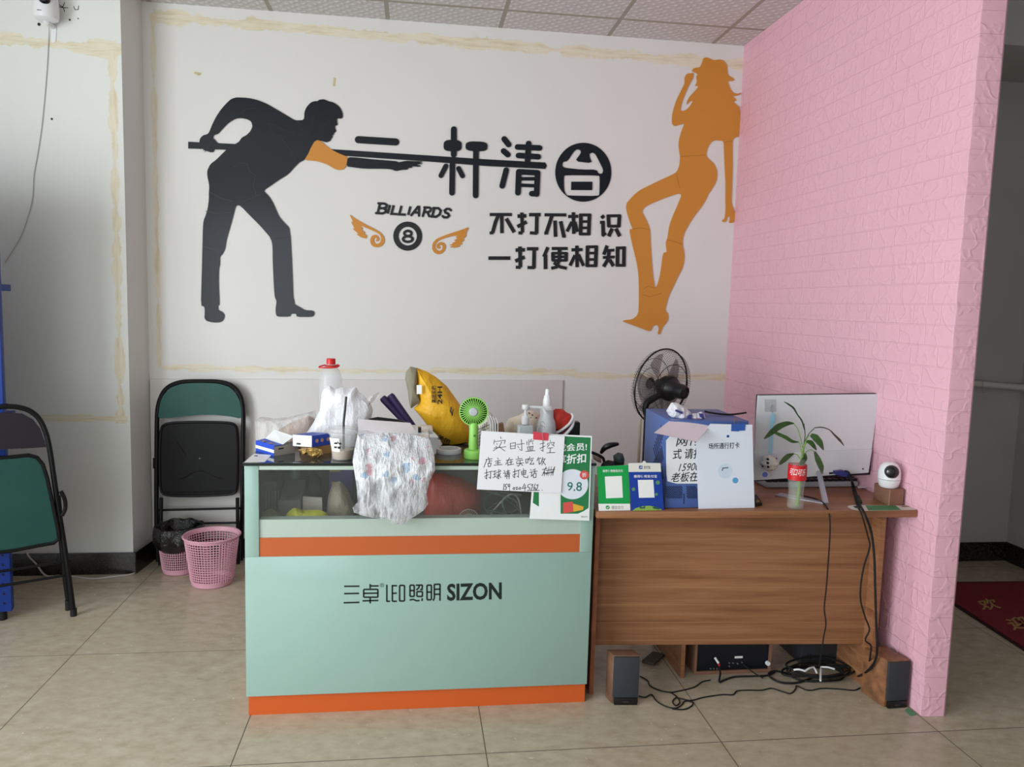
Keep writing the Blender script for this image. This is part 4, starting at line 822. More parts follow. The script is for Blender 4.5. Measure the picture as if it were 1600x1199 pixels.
# handwritten sign
yS = yP-.006; sf = onY(yS); HW = lambda P: wl(P, 5.33, 660, 660)
t = thing('handwritten_sign', 'handwritten white paper sign clipped in front of the green poster', 'sign', hit(815, 770, 1, yS))
part('paper', MB().prism(quad((752, 673.3), (882.4, 681.8), (876.6, 770.8), (745, 765), sf), (0, .0012, 0)), 'white_paper', t)
hw = [[(650, 122), (655, 138)], [(600, 148), (594, 182)], [(604, 162), (690, 150), (682, 178)], [(618, 178), (624, 186)], [(612, 200), (620, 208)], [(590, 238), (640, 205), (660, 165)], [(595, 216), (695, 205)], [(640, 205), (686, 240)],
 [(732, 175), (734, 222)], [(733, 178), (775, 170), (772, 220)], [(734, 200), (772, 196)], [(734, 222), (772, 218)], [(784, 186), (848, 178)], [(824, 145), (828, 236), (808, 226)], [(793, 200), (804, 214)],
 [(870, 160), (871, 188)], [(886, 145), (886, 194)], [(908, 140), (896, 166)], [(903, 160), (928, 154)], [(914, 168), (920, 182)], [(874, 206), (882, 240)], [(874, 208), (922, 200), (914, 238)], [(892, 205), (894, 238)], [(905, 203), (904, 238)], [(860, 244), (938, 237)],
 [(978, 182), (1018, 172)], [(1003, 140), (1004, 242), (988, 232)], [(978, 220), (1022, 198)], [(1064, 152), (1068, 164)], [(1040, 190), (1044, 176), (1098, 168), (1090, 188)], [(1058, 185), (1040, 208)], [(1076, 184), (1098, 200)], [(1044, 218), (1086, 212)], [(1066, 216), (1062, 252)], [(1034, 256), (1104, 252)],
 [(548, 292), (552, 304)], [(528, 312), (582, 304)], [(536, 312), (512, 376)], [(556, 314), (556, 340)], [(556, 326), (578, 322)], [(544, 344), (550, 372)], [(544, 345), (572, 341), (566, 368), (550, 370)],
 [(626, 297), (632, 308)], [(604, 326), (652, 319)], [(628, 320), (629, 355)], [(610, 341), (650, 337)], [(596, 359), (664, 352)], [(698, 318), (752, 311)], [(726, 297), (694, 352)], [(712, 335), (712, 362)], [(722, 335), (752, 330)], [(737, 318), (737, 353)], [(716, 356), (760, 350)],
 [(796, 286), (801, 298)], [(778, 310), (832, 302)], [(788, 322), (838, 315)], [(784, 330), (784, 340)], [(786, 345), (842, 339)], [(812, 318), (814, 345), (800, 366), (788, 360)], [(812, 342), (836, 360)], [(860, 310), (862, 342)], [(860, 310), (880, 306), (878, 338)], [(861, 341), (878, 337)], [(896, 288), (884, 312)], [(890, 308), (926, 299)], [(894, 320), (920, 314), (896, 350), (926, 350), (926, 338)],
 [(966, 294), (954, 322)], [(964, 306), (986, 299)], [(970, 312), (972, 350), (986, 342)], [(1002, 294), (988, 342)], [(998, 312), (1022, 304), (994, 356)], [(998, 322), (1026, 356)],
 [(518, 426), (546, 418)], [(534, 394), (535, 472), (520, 462)], [(518, 452), (550, 436)], [(550, 416), (582, 408)], [(568, 412), (567, 468), (554, 458)], [(588, 412), (614, 404)], [(592, 436), (612, 430)], [(602, 408), (602, 456)], [(586, 464), (616, 449)], [(614, 419), (652, 411)], [(634, 394), (635, 472), (622, 462)], [(620, 436), (628, 443)], [(650, 426), (617, 463)], [(637, 436), (654, 463)], [(645, 399), (652, 406)],
 [(680, 404), (688, 412)], [(674, 426), (690, 421), (688, 456), (699, 445)], [(700, 411), (727, 404)], [(702, 421), (723, 417)], [(694, 432), (732, 425)], [(713, 397), (712, 430)], [(703, 438), (703, 472)], [(703, 438), (724, 435), (721, 472)], [(704, 452), (721, 449)], [(754, 416), (782, 408)], [(768, 389), (768, 462), (754, 452)], [(752, 442), (784, 428)], [(784, 406), (814, 397)], [(800, 402), (800, 458), (787, 448)],
 [(824, 410), (828, 440)], [(824, 411), (862, 402), (858, 434)], [(827, 425), (859, 419)], [(828, 439), (858, 433)], [(842, 387), (842, 456), (876, 463), (880, 447)], [(900, 394), (907, 402)], [(894, 419), (909, 415), (907, 452), (919, 440)], [(942, 389), (920, 401)], [(914, 416), (957, 407)], [(935, 400), (935, 427)], [(922, 431), (925, 463)], [(922, 431), (949, 426), (945, 461)], [(925, 463), (945, 460)],
 [(996, 446), (1030, 374)], [(998, 396), (1036, 385)], [(1015, 400), (1015, 446)], [(1035, 442), (1056, 369), (1050, 446), (1076, 367), (1070, 446), (1102, 369), (1086, 442)], [(1028, 402), (1102, 394)], [(1022, 432), (1096, 410)], [(1010, 424), (1090, 420)],
 [(680, 514), (674, 562)], [(692, 520), (688, 536), (701, 541), (696, 560), (682, 559)], [(690, 521), (706, 515)], [(726, 515), (712, 521), (716, 538), (728, 530), (728, 515), (725, 577)], [(762, 541), (753, 555), (763, 563), (771, 550), (761, 540)], [(778, 543), (791, 541), (781, 561), (800, 556)], [(812, 540), (803, 552), (813, 561), (821, 548), (811, 540)], [(850, 514), (832, 552), (866, 546)], [(856, 524), (852, 574)], [(880, 520), (876, 541), (893, 546), (888, 570), (872, 569)], [(880, 520), (902, 515)], [(905, 526), (919, 518), (915, 541), (900, 571), (924, 568)], [(940, 514), (928, 546), (931, 569), (946, 562), (942, 548), (930, 553)], [(950, 526), (963, 520), (958, 546), (945, 569), (974, 568)], [(995, 565), (998, 567)]]
mb = MB()
for k, q in enumerate(hw): mb.strokes([HW(q)], 4.6/5.33 if q[0][1] < 280 else 5.2/5.33, onY(yS-.0004-.00002*(k % 7)), (0, .0003, 0))
part('handwriting', mb, 'ink', t)
mat('clip_red', (212, 66, 84), .4)
t = thing('binder_clip', 'red binder clip holding the handwritten sign to the counter', 'clip', hit(846, 682, 1, yS))
part('clip_body', MB().prism(quad((833.5, 675.5), (857.5, 678), (856, 689), (833, 687), onY(yS-.002)), (0, .018, 0)), 'clip_red', t)
part('wire_handle', MB().tube(crv([hit(849, 690, 1, yS-.004), hit(848, 676, 1, yS-.004), hit(851, 668, 1, yS-.004), hit(846, 665, 1, yS-.004), hit(844, 661, 1, yS-.004), hit(848, 659, 1, yS-.004), hit(851, 663, 1, yS-.004)], 5), .0009, 6), 'steel', t)
part('wire_handle', MB().tube(crv([hit(839, 676, 1, yS+.010), hit(841, 668, 1, yS+.010), hit(845, 664, 1, yS+.010), hit(848, 668, 1, yS+.010)], 5), .0009, 6), 'steel', t)
# ------------------------------------------------------------------ clutter inside the display window
zs = .6625
wrinkle('bag_yellow', (206, 212, 66), 1, .4, .6, 26); wrinkle('bag_olive', (140, 140, 84), 1, .5, .6, 26); wrinkle('bag_tan', (168, 158, 138), .9, .5, .6, 20); wrinkle('bag_red', (176, 76, 62), 1, .5, .4, 14)
def low(mb): return flat_floor(mb, zs)
G = 'clutter inside the display window'
solo('plastic_bag', low(pillow(MB(), [(444, 814), (448, 802), (460, 793), (474, 797), (500, 797), (511, 802), (517, 814), (510, 840), (450, 840)], 2.83, .04, amt=.006, seed=21)), 'bag_yellow', 'bright yellow bag behind the counter window', 'plastic bag', G)
solo('plastic_bag', low(pillow(MB(), [(409, 815), (412, 800), (422, 794), (432, 798), (440, 806), (442, 840), (410, 840)], 2.86, .04, amt=.006, seed=22)), 'bag_olive', 'dull olive bag at the left end of the counter window', 'plastic bag', G)
solo('plastic_bag', low(pillow(MB(), [(508, 815), (513, 775), (520, 755), (532, 752), (544, 765), (553, 790), (556, 840), (508, 840)], 2.93, .05, amt=.008, seed=23)), 'bag_tan', 'brownish bag beside the navy box in the counter window', 'plastic bag', G)
solo('plastic_bag', low(pillow(MB(), [(664, 790), (668, 755), (672, 742), (690, 739), (715, 745), (740, 757), (752, 770), (750, 840), (660, 840)], 2.95, .05, amt=.006, seed=24)), 'bag_red', 'dark red bag in the middle of the counter window', 'plastic bag', G)
mat('note_grey', (205, 200, 190), .7); mat('navy_box', (64, 64, 130), .5); mat('box_gold', (170, 140, 70), .5); mat('grey_mid', (160, 160, 154), .6); mat('bottle_blue', (150, 184, 188), .3); mat('teal_dark', (92, 112, 104), .5)
q0, q1 = hit(473, 797, 1, 2.90), hit(504, 799, 1, 2.90)
solo('note_card', MB().prism([Vector((q0.x, 2.90, zs+.001)), Vector((q1.x, 2.90, zs+.001)), hit(503, 778, 1, 2.91), hit(473, 776, 1, 2.91)], (0, .004, 0)), 'note_grey', 'pale square card standing above the yellow bag in the window', 'card', G)
t = thing('navy_box', 'navy box with gold panel in the counter window', 'box', hit(532, 830, 1, 3.02), G); e = 3.02
t.location.z = zs
part('box_body', MB().box(hit(514, 760, 1, e).x, hit(551, 760, 1, e).x, e, e+.1, zs+.001, hit(530, 734, 1, e).z), 'navy_box', t)
part('panel', MB().prism(rect(515, 733, 531, 738, onY(e-.001)), (0, .0009, 0)), 'box_gold', t); part('panel', MB().prism(rect(518, 753, 532, 758, onY(e-.001)), (0, .0009, 0)), 'box_gold', t)
solo('jar', MB().lathe([(0, zs+.0005), (.022, zs+.0005), (.022, .80), (.013, .83), (.013, .86), (0, .86)], hit(460, 760, 1, 3.14).x, 3.14, 20), 'bottle_blue', 'blue-grey bottle at the back of the counter window', 'bottle', G)
x0, x1 = hit(434, 790, 1, 2.95).x, hit(470, 790, 1, 2.95).x
t = thing('tray', 'grey tray of cutlery left of the pale card in the window', 'tray', ((x0+x1)/2, 2.99, zs), G)
part('tray_body', MB().hexa([(x0, 2.95, zs+.0005), (x1, 2.95, zs+.0005), (x1, 3.10, zs+.0005), (x0, 3.10, zs+.0005), (x0+.006, 2.95, .735), (x1, 2.95, .735), (x1, 3.10, .78), (x0+.006, 3.10, .78)]), 'grey_mid', t)
for k in range(3): part('cutlery', MB().tube([hit(445+k*5, 781-2*k, 1, 2.945), hit(462+k*4, 773-2*k, 1, 2.955)], .002, 6), 'steel', t)
x0, x1 = hit(412, 790, 1, 3.0).x, hit(432, 790, 1, 3.0).x
t = thing('storage_basket', 'grey slatted basket at the far left of the counter window', 'basket', ((x0+x1)/2, 3.05, zs), G)
part('basket_body', MB().box(x0, x1, 3.0, 3.14, zs+.0005, .80), 'teal_dark', t)
for k in range(5): part('slat', MB().box(x0+.006+k*.012, x0+.010+k*.012, 2.997, 3.0, .69, .76), 'grey_mid', t)
solo('cloth_heap', low(pillow(MB(), [(478, 815), (480, 770), (484, 745), (494, 740), (502, 748), (506, 770), (512, 815)], 3.06, .05, amt=.01, seed=31)), 'dark_grey', 'dark grey heap behind the pale card in the window', 'cloth', G)
t = thing('mini_fan', 'small white fan cage at the bottom of the counter window', 'fan', hit(732, 830, 1, 2.90), G); t.location.z = zs
c0 = hit(732, 812, 1, 2.90); Mf = Matrix.Translation(c0) @ FRONT; r0 = .040; c0z = zs
mb = MB(); mb.tube([Mf @ Vector((r0*math.cos(a), r0*math.sin(a), 0)) for a in [2*math.pi*k/28 for k in range(28)]], .0016, 6, True); mb.tube([Mf @ Vector((.6*r0*math.cos(a), .6*r0*math.sin(a), .006)) for a in [2*math.pi*k/24 for k in range(24)]], .0012, 6, True)
for k in range(30): a = 2*math.pi*k/30; mb.tube([Mf @ Vector((.2*r0*math.cos(a), .2*r0*math.sin(a), .009)), Mf @ Vector((.6*r0*math.cos(a), .6*r0*math.sin(a), .006)), Mf @ Vector((r0*math.cos(a), r0*math.sin(a), 0))], .001, 4)
part('cage', mb, 'note_grey', t); part('hub', MB().lathe([(0, .011), (.011, .01), (.011, 0)], n=16, M=Mf), 'grey_mid', t)
part('foot', MB().box(c0.x-.012, c0.x+.012, 2.885, 2.915, zs+.0005, c0.z-r0+.004), 'grey_mid', t)
random.seed(5)
for k in range(4):
    a0 = [hit(757+random.uniform(0, 60), 766+random.uniform(0, 45), 1, 2.86+k*.045+random.uniform(0, .02)) for _ in range(6)]
    a0 = [Vector((p.x, p.y, max(p.z, zs+.006))) for p in a0]
    mb = MB().tube(crv(a0, 6), .004, 6)
    solo('cable', drop(mb, zs+.0005), ['teal_dark', 'grey_mid', 'teal_dark', 'grey_mid'][k], 'loose dark cable heaped at the right of the counter window', 'cable', 'cables in the display window')
# ------------------------------------------------------------------ things on the desk
deskp = lambda u, v: ondesk(u, v)
# headphones
t = thing('headphones', 'black headphones lying behind the green payment card', 'headphones', ondesk(955, 735))
hy = 2.96; H = lambda u, v, d=0: hit(u, v, 1, hy+d)
part('headband', MB().tube(crv([H(939, 708), H(945, 700, -.02), H(954, 696, -.03), H(966, 694, -.02)], 6), [.006+.006*math.sin(math.pi*k/18) for k in range(19)], 8), 'black_plastic', t)
part('arm', MB().tube(crv([H(924, 707), H(934, 711), H(942, 716), H(944, 722)], 5), .006, 8), 'black_plastic', t)
part('ear_cup', pillow(MB(), [(958, 712), (966, 707), (973, 709), (976, 718), (975, 727), (966, 728), (959, 722)], hy, .022, rings=5, N=30, amt=0), mat('grey_green', (66, 76, 74), .4), t, label='grey-green ear cup')
mb = pillow(MB(), [(938, 730), (941, 723), (950, 719), (960, 721), (967, 730), (965, 742), (940, 742)], hy-.03, .03, rings=5, N=30, amt=0)
part('ear_cup', mb, 'black_plastic', t)
part('cushion', pillow(MB(), [(926, 710), (933, 712), (939, 716), (940, 724), (934, 722), (927, 718)], hy+.02, .015, rings=4, N=24, amt=0), mat('skin_foam', (188, 164, 152), .8), t, label='beige cushion')
mb = MB().box(H(945, 740).x, H(958, 740).x, hy-.02, hy+.02, deskz(H(950, 740))+.0005, H(950, 735).z); part('foot', mb, 'black_plastic', t)
# payment cards
def cardq(a, b, c, d, dy=0): pass
mat('pay_green', (20, 158, 76), .35); mat('pay_blue', (24, 62, 158), .35); mat('pay_cream', (226, 226, 220), .4); mat('hill_green', (142, 180, 84), .5); mat('hill_dark', (44, 92, 76), .5); mat('dot_olive', (92, 140, 96), .5)
yg = ondesk(960, 798.6).y+.004; g = lambda k: onY(yg-.0003*k)
t = thing('payment_card', 'green payment card with blank white panel at the left end of the desk', 'payment card', ondesk(960, 798.6))
part('card', MB().prism(quad((933, 729.5), (981.5, 727), (985, 799), (936, 799.4), g(0)), (0, .003, 0)), 'pay_green', t)
part('footer', MB().prism(quad((934.8, 787.5), (984.4, 787.5), (985, 799), (935.6, 799.2), g(1)), le), 'card_white', t, label='white footer')
part('panel', MB().prism(quad((945, 745), (971.5, 744), (973.3, 778), (947, 779), g(1)), le), 'card_white', t, label='white panel')
mb = MB(); mb.text('推荐使用微信支付', quad((941.5, 734.2), (973, 733.8), (973.2, 738), (941.8, 738.4), g(1)), (0, 0, 0), .01); part('lettering', mb, 'card_white', t)
mb = MB(); mb.prism([g(2)(949.5+3.2*math.cos(a), 793.2+3*math.sin(a)) for a in [math.pi*k/10 for k in range(20)]], le); part('emblem', mb, 'check_green', t)
part('tick', MB().strokes([[(948, 793.2), (949.2, 794.4), (951.3, 791.9)]], .8, g(3), le, 'flat'), 'card_white', t)
mb = MB(); mb.text('微信支付', quad((955.5, 790.6), (974, 790.6), (974.2, 796), (955.7, 796), g(2)), (0, 0, 0), 0); part('lettering', mb, mat('grey_ink', (104, 112, 110), .6), t)
part('prop', MB().hexa([dpt(*q) for q in ()] if False else [g(0)(950, 798)+Vector((0, .0031, 0)), g(0)(970, 798)+Vector((0, .0031, 0)), g(0)(970, 798)+Vector((0, .04, 0)), g(0)(950, 798)+Vector((0, .04, 0)), g(0)(955, 745)+Vector((0, .0031, 0)), g(0)(966, 745)+Vector((0, .0031, 0)), g(0)(966, 745)+Vector((0, .006, 0)), g(0)(955, 745)+Vector((0, .006, 0))]), 'card_white', t)
yb2 = ondesk(1012, 798.6).y+.006; g2 = lambda k: onY(yb2-.0003*k)
t = thing('payment_card', 'blue payment card with cream header beside the green payment card', 'payment card', ondesk(1012, 798.6))
body = [(981.6, 724), (1003.5, 723.6), (1004.5, 721.2), (1006.5, 720.4), (1008.5, 721.2), (1009.5, 723.6), (1032, 724), (1033.2, 738), (1037.6, 799), (987, 799.4)]
part('card', MB().prism([g2(0)(*q) for q in body], (0, .003, 0)), 'pay_blue', t)
part('header', MB().prism([g2(1)(*q) for q in body[:7]+[(1033, 737.5), (982.3, 737.8)]], le), 'pay_cream', t, label='cream header')
part('panel', MB().prism(quad((996.5, 750.3), (1020.7, 750), (1022.7, 777.8), (998.4, 778.2), g2(1)), le), 'card_white', t, label='white panel')
part('emblem', MB().prism(rect(998.5, 727.9, 1003.8, 733.2, g2(2)), le), mat('emblem_blue', (30, 64, 150), .4), t)
mb = MB(); mb.strokes([[(1000, 731.8), (1002, 729.4), (1003, 731.8)]], .7, g2(3), le, 'flat'); part('tick', mb, 'card_white', t)
mb = MB(); mb.text('支付宝', quad((1005.5, 728), (1016, 728), (1016.1, 733), (1005.6, 733), g2(2)), (0, 0, 0), .01); part('lettering', mb, 'ink', t)
mb = MB(); mb.text('推荐使用支付宝', quad((990.2, 742.4), (1026.3, 742.2), (1026.6, 746.8), (990.5, 747), g2(1)), (0, 0, 0), .012); part('slogan', mb, 'card_white', t)
part('hill', MB().prism([g2(1)(*q) for q in [(987, 799.2), (993, 794.5), (1003, 791.5), (1014, 790.5), (1025, 792.5), (1033, 796), (1037, 799)]], le), 'hill_green', t, label='green hills')
part('trees', MB().prism([g2(1.5)(*q) for q in [(999, 793), (1001, 790.5), (1003, 793), (1006, 792), (1008, 791), (1008, 795), (1000, 795)]], le), 'hill_dark', t); part('trees', MB().prism([g2(1.5)(*q) for q in [(1019, 793), (1024, 791.5), (1026, 793), (1030, 794), (1031, 796.5), (1022, 795.5)]], le), 'hill_dark', t)
for (u, v, r) in ((989.8, 764.8, 2.8), (1027.8, 754.4, 3.3), (1025.6, 772.8, 2.3)): part('dot', MB().prism([g2(1)(u+r*math.cos(a), v+r*math.sin(a)) for a in [math.pi*k/8 for k in range(16)]], le), 'dot_olive', t)
part('prop', MB().hexa([g2(0)(1002, 798)+Vector((0, .0031, 0)), g2(0)(1022, 798)+Vector((0, .0031, 0)), g2(0)(1022, 798)+Vector((0, .035, 0)), g2(0)(1002, 798)+Vector((0, .035, 0)), g2(0)(1008, 745)+Vector((0, .0031, 0)), g2(0)(1018, 745)+Vector((0, .0031, 0)), g2(0)(1018, 745)+Vector((0, .006, 0)), g2(0)(1008, 745)+Vector((0, .006, 0))]), 'card_white', t)
# blue slotted case
mat('case_blue', (72, 98, 160), .45, noise_amt=.03, noise_scale=12); mat('slot_dark', (16, 24, 56), .7)
A = ondesk(1038.5, 796.5); yc_ = A.y+.012; A = Vector((hit(1038.5, 796.5, 1, yc_).x, yc_, 0)); zt = hit(1039, 657, 1, yc_).z
Bx = hit(1168, 700, 1, yc_).x; yb_ = hit(1009, 638.5, 2, zt).y
zA, zB = deskz(A)+.001, deskz(Vector((Bx, yc_, 0)))+.001
t = thing('computer_case', 'blue steel computer case with slotted sides standing on the desk', 'computer case', ((A.x+Bx)/2, (yc_+yb_)/2, zA))
sk = hit(1009, 638.5, 2, zt).x-A.x
P8 = [(A.x, yc_, zA), (Bx, yc_, zB), (Bx+sk, yb_, zB), (A.x+sk, yb_, zA), (A.x, yc_, zt), (Bx, yc_, zt), (Bx+sk, yb_, zt), (A.x+sk, yb_, zt)]
part('case_body', MB().hexa(P8, .004), 'case_blue', t)
fx = onY(yc_-.0006); mb = MB(); slots = []
for (u0, u1) in ((1040.5, 1066), (1073, 1089)):
    for k in range(-6, 13):
        a_, b_ = (u0+2.9*k, 760.0), (u0+2.9*k+15, 779.0)
        t0 = max(0, (u0-a_[0])/(b_[0]-a_[0])); t1 = min(1, (u1-a_[0])/(b_[0]-a_[0]))
        if t1-t0 > .15: slots.append([(a_[0]+(b_[0]-a_[0])*t0, a_[1]+19*t0), (a_[0]+(b_[0]-a_[0])*t1, a_[1]+19*t1)])
slots.append([(1069, 772), (1068.5, 787)])
mb.strokes(slots, 1.25, fx, (0, .0008, 0)); part('front_vent', mb, 'slot_dark', t)
fN = Vector((yb_-yc_, -sk, 0)).normalized(); fP = Vector((A.x, yc_, 0))
fs = lambda u, v: hitp(u, v, fP, fN)-fN*.0006
mb = MB(); sl = []
for k in range(9): sl.append([(1021+1.7*k, 700-5*k), (1026+1.4*k, 718-5*k)]); sl.append([(1021+1.6*k, 722-3*k), (1025.5+1.4*k, 742-3*k)]); sl.append([(1021+1.6*k, 745-2*k), (1025.5+1.4*k, 764-2*k)])
sl = [q for q in sl if q[0][0] < 1036 and q[1][1] > 680]
mb.strokes(sl, 1.1, fs, -fN*(-.0005)); part('side_vent', mb, 'slot_dark', t)
# handwritten sheet on the case
ys = yc_-.004
t = thing('handwritten_sign', 'white handwritten sheet on the front of the blue computer case', 'sign', hit(1070, 753, 1, ys))
part('paper', MB().prism([onY(ys)(*q) for q in smooth2([(1041, 676), (1108, 664), (1112, 756), (1043.5, 756), (1041, 738)], 1)], (0, .0012, 0)), 'white_paper', t)
ts = onY(ys-.0005)
mb = MB(); mb.text('网付', quad((1056, 682), (1096, 680), (1096, 696), (1056, 698), ts), (0, 0, 0), .005, .2); mb.text('式 请打', quad((1051, 702), (1098, 700), (1098, 717), (1051, 718), ts), (0, 0, 0), .008, .15)
mb.text('15900', quad((1061, 725), (1094, 723), (1093, 735), (1060, 737), ts), (0, 0, 0), .0, .25); mb.text('老板在旁', quad((1049, 739), (1106, 736), (1106, 752), (1048, 754), ts), (0, 0, 0), .008, .2)
part('handwriting', mb, 'ink_black', t)
# folded sheet on top
mat('sheet_pink', (236, 222, 232), .6)
def fp(a, c):
    q = (Vector((1022, 676.5, 0))*(1-a)+Vector((1089, 690.5, 0))*a)*c+(Vector((1048, 656, 0))*(1-a)+Vector((1112, 662, 0))*a)*(1-c)
    return hit(q.x, q.y-1.6*math.sin(math.pi*a)*(1-c), 1, yc_+.012-.10*c)
solo('paper_sheet', surf(MB(), fp, 12, 8), 'sheet_pink', 'pale folded sheet jutting out from the top of the blue case', 'paper')
# white notice
yn = yc_-.012; nf = lambda k: onY(yn-.0003*k)
t = thing('notice_sheet', 'white laminated notice leaning against the right half of the blue case', 'notice', ondesk(1135, 796))
zl = [(1110, 662.5), (1175.5, 664), (1179, 795.5), (1091.5, 798.5), (1087.5, 690)]
part('sheet', MB().prism([nf(0)(*q) for q in zl], (0, .0015, 0)), mat('laminate', (226, 232, 246), .25), t)
mb = MB(); mb.text('场所通行打卡', quad((1107, 693), (1155.5, 691), (1155.5, 701), (1107, 702.5), nf(1)), (0, 0, 0), .014); part('heading', mb, 'ink', t)
part('emblem', MB().prism([nf(1)(1137.5+2.3*math.cos(a), 682+2.1*math.sin(a)) for a in [math.pi*k/6 for k in range(12)]], le), 'emblem_blue', t)
cd = lambda u, v, r: [nf(1)(u+r*math.cos(a), v+r*math.sin(a)) for a in [math.pi*k/16 for k in range(32)]]
part('disc', MB().prism(cd(1133, 736.5, 11.5), le), mat('pale_blue', (206, 222, 240), .5), t); part('disc', MB().prism(cd(1149, 751, 4.6), le), mat('sky_blue', (96, 164, 214), .5), t)
part('mark', MB().strokes([[(1128.5, 736), (1129.5, 731.8), (1138, 731)]], 1.3, nf(2), le, 'flat'), 'ink', t)
mat('tape_blue', (52, 92, 176), .4)
solo('tape_strip', MB().prism([onY(yn-.002)(*q) for q in [(1143, 663), (1158, 662), (1165, 662), (1164, 673), (1155, 673.5), (1154, 674.5), (1142.5, 674)]], (0, .0015, 0)), 'tape_blue', 'torn blue tape on the top edge of the white notice', 'tape')
mb = MB(); mb.tube(crv([hit(1147, 663, 1, yn-.004), hit(1147.5, 655, 1, yn-.004), hit(1151, 654.5, 1, yn-.004), hit(1153, 663, 1, yn-.004)], 4), .0009, 6); solo('binder_clip', mb, mat('gold_wire', (190, 160, 90), .3, metal=1), 'thin gold wire clip above the blue tape', 'clip')
# snack wrapper and black cable on the case
wrinkle('wrapper_white', (226, 224, 232), 1, .35, .8, 50, .6)
t = thing('snack_wrapper', 'crumpled white snack wrapper with navy print on top of the blue case', 'wrapper', hit(1065, 655, 1, 2.80))
part('wrapper', flat_floor(pillow(MB(), [(1041, 642), (1049, 629), (1058, 630), (1070, 636), (1080, 645), (1074, 662), (1056, 657), (1044, 648)], 2.80, .022, rings=5, N=40, amt=.004, sc=30, seed=7), zt+.0005), 'wrapper_white', t)
part('twist', flat_floor(pillow(MB(), [(1074, 652), (1082, 646), (1090, 646), (1096, 643), (1101, 648), (1103, 656), (1094, 660), (1082, 660), (1075, 662)], 2.80, .018, rings=4, N=36, amt=.006, sc=50, seed=8), zt+.0005), 'wrapper_white', t)
part('print', MB().prism([onY(2.80-.027)(*q) for q in [(1056, 640), (1067, 644), (1066, 647.5), (1055, 643)]], (0, .004, 0)), 'navy_box', t)
part('print', MB().prism([onY(2.80-.021)(*q) for q in [(1075, 650), (1082, 648), (1080, 656), (1074, 656)]], (0, .004, 0)), 'navy_box', t); part('print', MB().prism([onY(2.80-.02)(*q) for q in [(1092, 646), (1099, 647), (1101, 655), (1094, 652)]], (0, .004, 0)), 'navy_box', t)
part('print', MB().prism([onY(2.80-.02)(*q) for q in [(1084, 654), (1094, 654), (1096, 658), (1085, 659)]], (0, .004, 0)), 'poster_red', t)
solo('cable', drop(MB().tube(crv([hit(1100, 657, 1, 2.9), hit(1115, 660, 1, 2.88), hit(1140, 662, 1, 2.87), hit(1165, 659, 1, 2.9)], 6), .004, 6), zt+.0005), 'black_rubber', 'black cable lying on top of the blue case', 'cable')
# pedestal fan behind the desk
mat('fan_wire', (48, 44, 48), .4, metal=.3); mat('fan_black', (26, 26, 28), .4); mat('fan_blade', (128, 122, 124), .25, alpha=.42)
fc_ = hit(1033.5, 604, 1, 3.66); ax_ = Vector((-.50, .86, .10)).normalized()
Mq = Matrix.Translation(fc_) @ ax_.to_track_quat('Z', 'Y').to_matrix().to_4x4()
t = thing('pedestal_fan', 'black pedestal fan seen from behind between the counter and pink wall', 'fan', (fc_.x-.06, fc_.y-.08, 0))
RF = .188
circ = lambda r, z, n=48: [Mq @ Vector((r*math.cos(2*math.pi*k/n), r*math.sin(2*math.pi*k/n), z)) for k in range(n)]
part('rim', MB().tube(circ(RF, 0), .0042, 8, True), 'fan_black', t)
mb = MB()
prof = [(.055, -.062), (.09, -.066), (.14, -.058), (.175, -.036), (RF, 0)]
for k in range(88):
    a = 2*math.pi*k/88; mb.tube([Mq @ Vector((r*math.cos(a), r*math.sin(a), z)) for r, z in prof], .0009, 4, cap=False)
for r, z in ((.06, -.063), (.12, -.063)): mb.tube(circ(r, z), .0018, 6, True)
part('rear_cage', mb, 'fan_wire', t)
mb = MB(); prof = [(.03, .075), (.08, .076), (.14, .062), (.175, .038), (RF, 0)]
for k in range(72):
    a = 2*math.pi*k/72; mb.tube([Mq @ Vector((r*math.cos(a), r*math.sin(a), z)) for r, z in prof], .0007, 4, cap=False)
for r, z in ((.08, .076), (.13, .066)): mb.tube(circ(r, z), .0016, 6, True)
mb.lathe([(0, .079), (.03, .078), (.03, .074), (0, .073)], n=20, M=Mq); part('front_cage', mb, 'fan_wire', t)
for k in range(5):
    a0 = 2*math.pi*k/5
    f = lambda a, c, a0=a0: Mq @ Vector(((.03+.128*a)*math.cos(a0+(c-.5)*(1.05-.1*a)), (.03+.128*a)*math.sin(a0+(c-.5)*(1.05-.1*a)), .012+.045*(c-.5)))
    mb = MB(); mb.grid(f, 8, 8); mb.grid(lambda a, c: f(a, c)+ax_*.002, 8, 8); part('blade', mb, 'fan_blade', t)
part('hub', MB().lathe([(0, .03), (.03, .03), (.036, .02), (.036, -.01), (0, -.012)], n=24, M=Mq), 'fan_black', t)
part('motor_housing', MB().lathe([(0, -.02), (.058, -.022), (.062, -.05), (.060, -.062), (.048, -.085), (.036, -.10), (.036, -.135), (.033, -.150), (.024, -.156), (.022, -.150), (0, -.150)], n=32, M=Mq), 'fan_black', t)
px_ = hit(1009, 660, 1, fc_.y-.075); pb = Vector((px_.x, fc_.y-.075, 0))
part('pole', MB().tube([pb+up(.02), pb+up(.72)], .016, 12).tube([pb+up(.70), pb+up(fc_.z-.10)], .010, 10), 'fan_black', t)
mb = MB().tube(crv([pb+up(fc_.z-.13), pb+up(fc_.z-.07)+Vector((.005, .0, 0)), Mq @ Vector((0, 0, -.07))], 5), .016, 10); part('neck', mb, 'fan_black', t)
part('base', MB().lathe([(0, 0), (.19, 0), (.19, .012), (.17, .025), (.03, .035), (0, .035)], pb.x, pb.y, 36), 'fan_black', t)
pz = hit(999, 690, 1, 3.36)
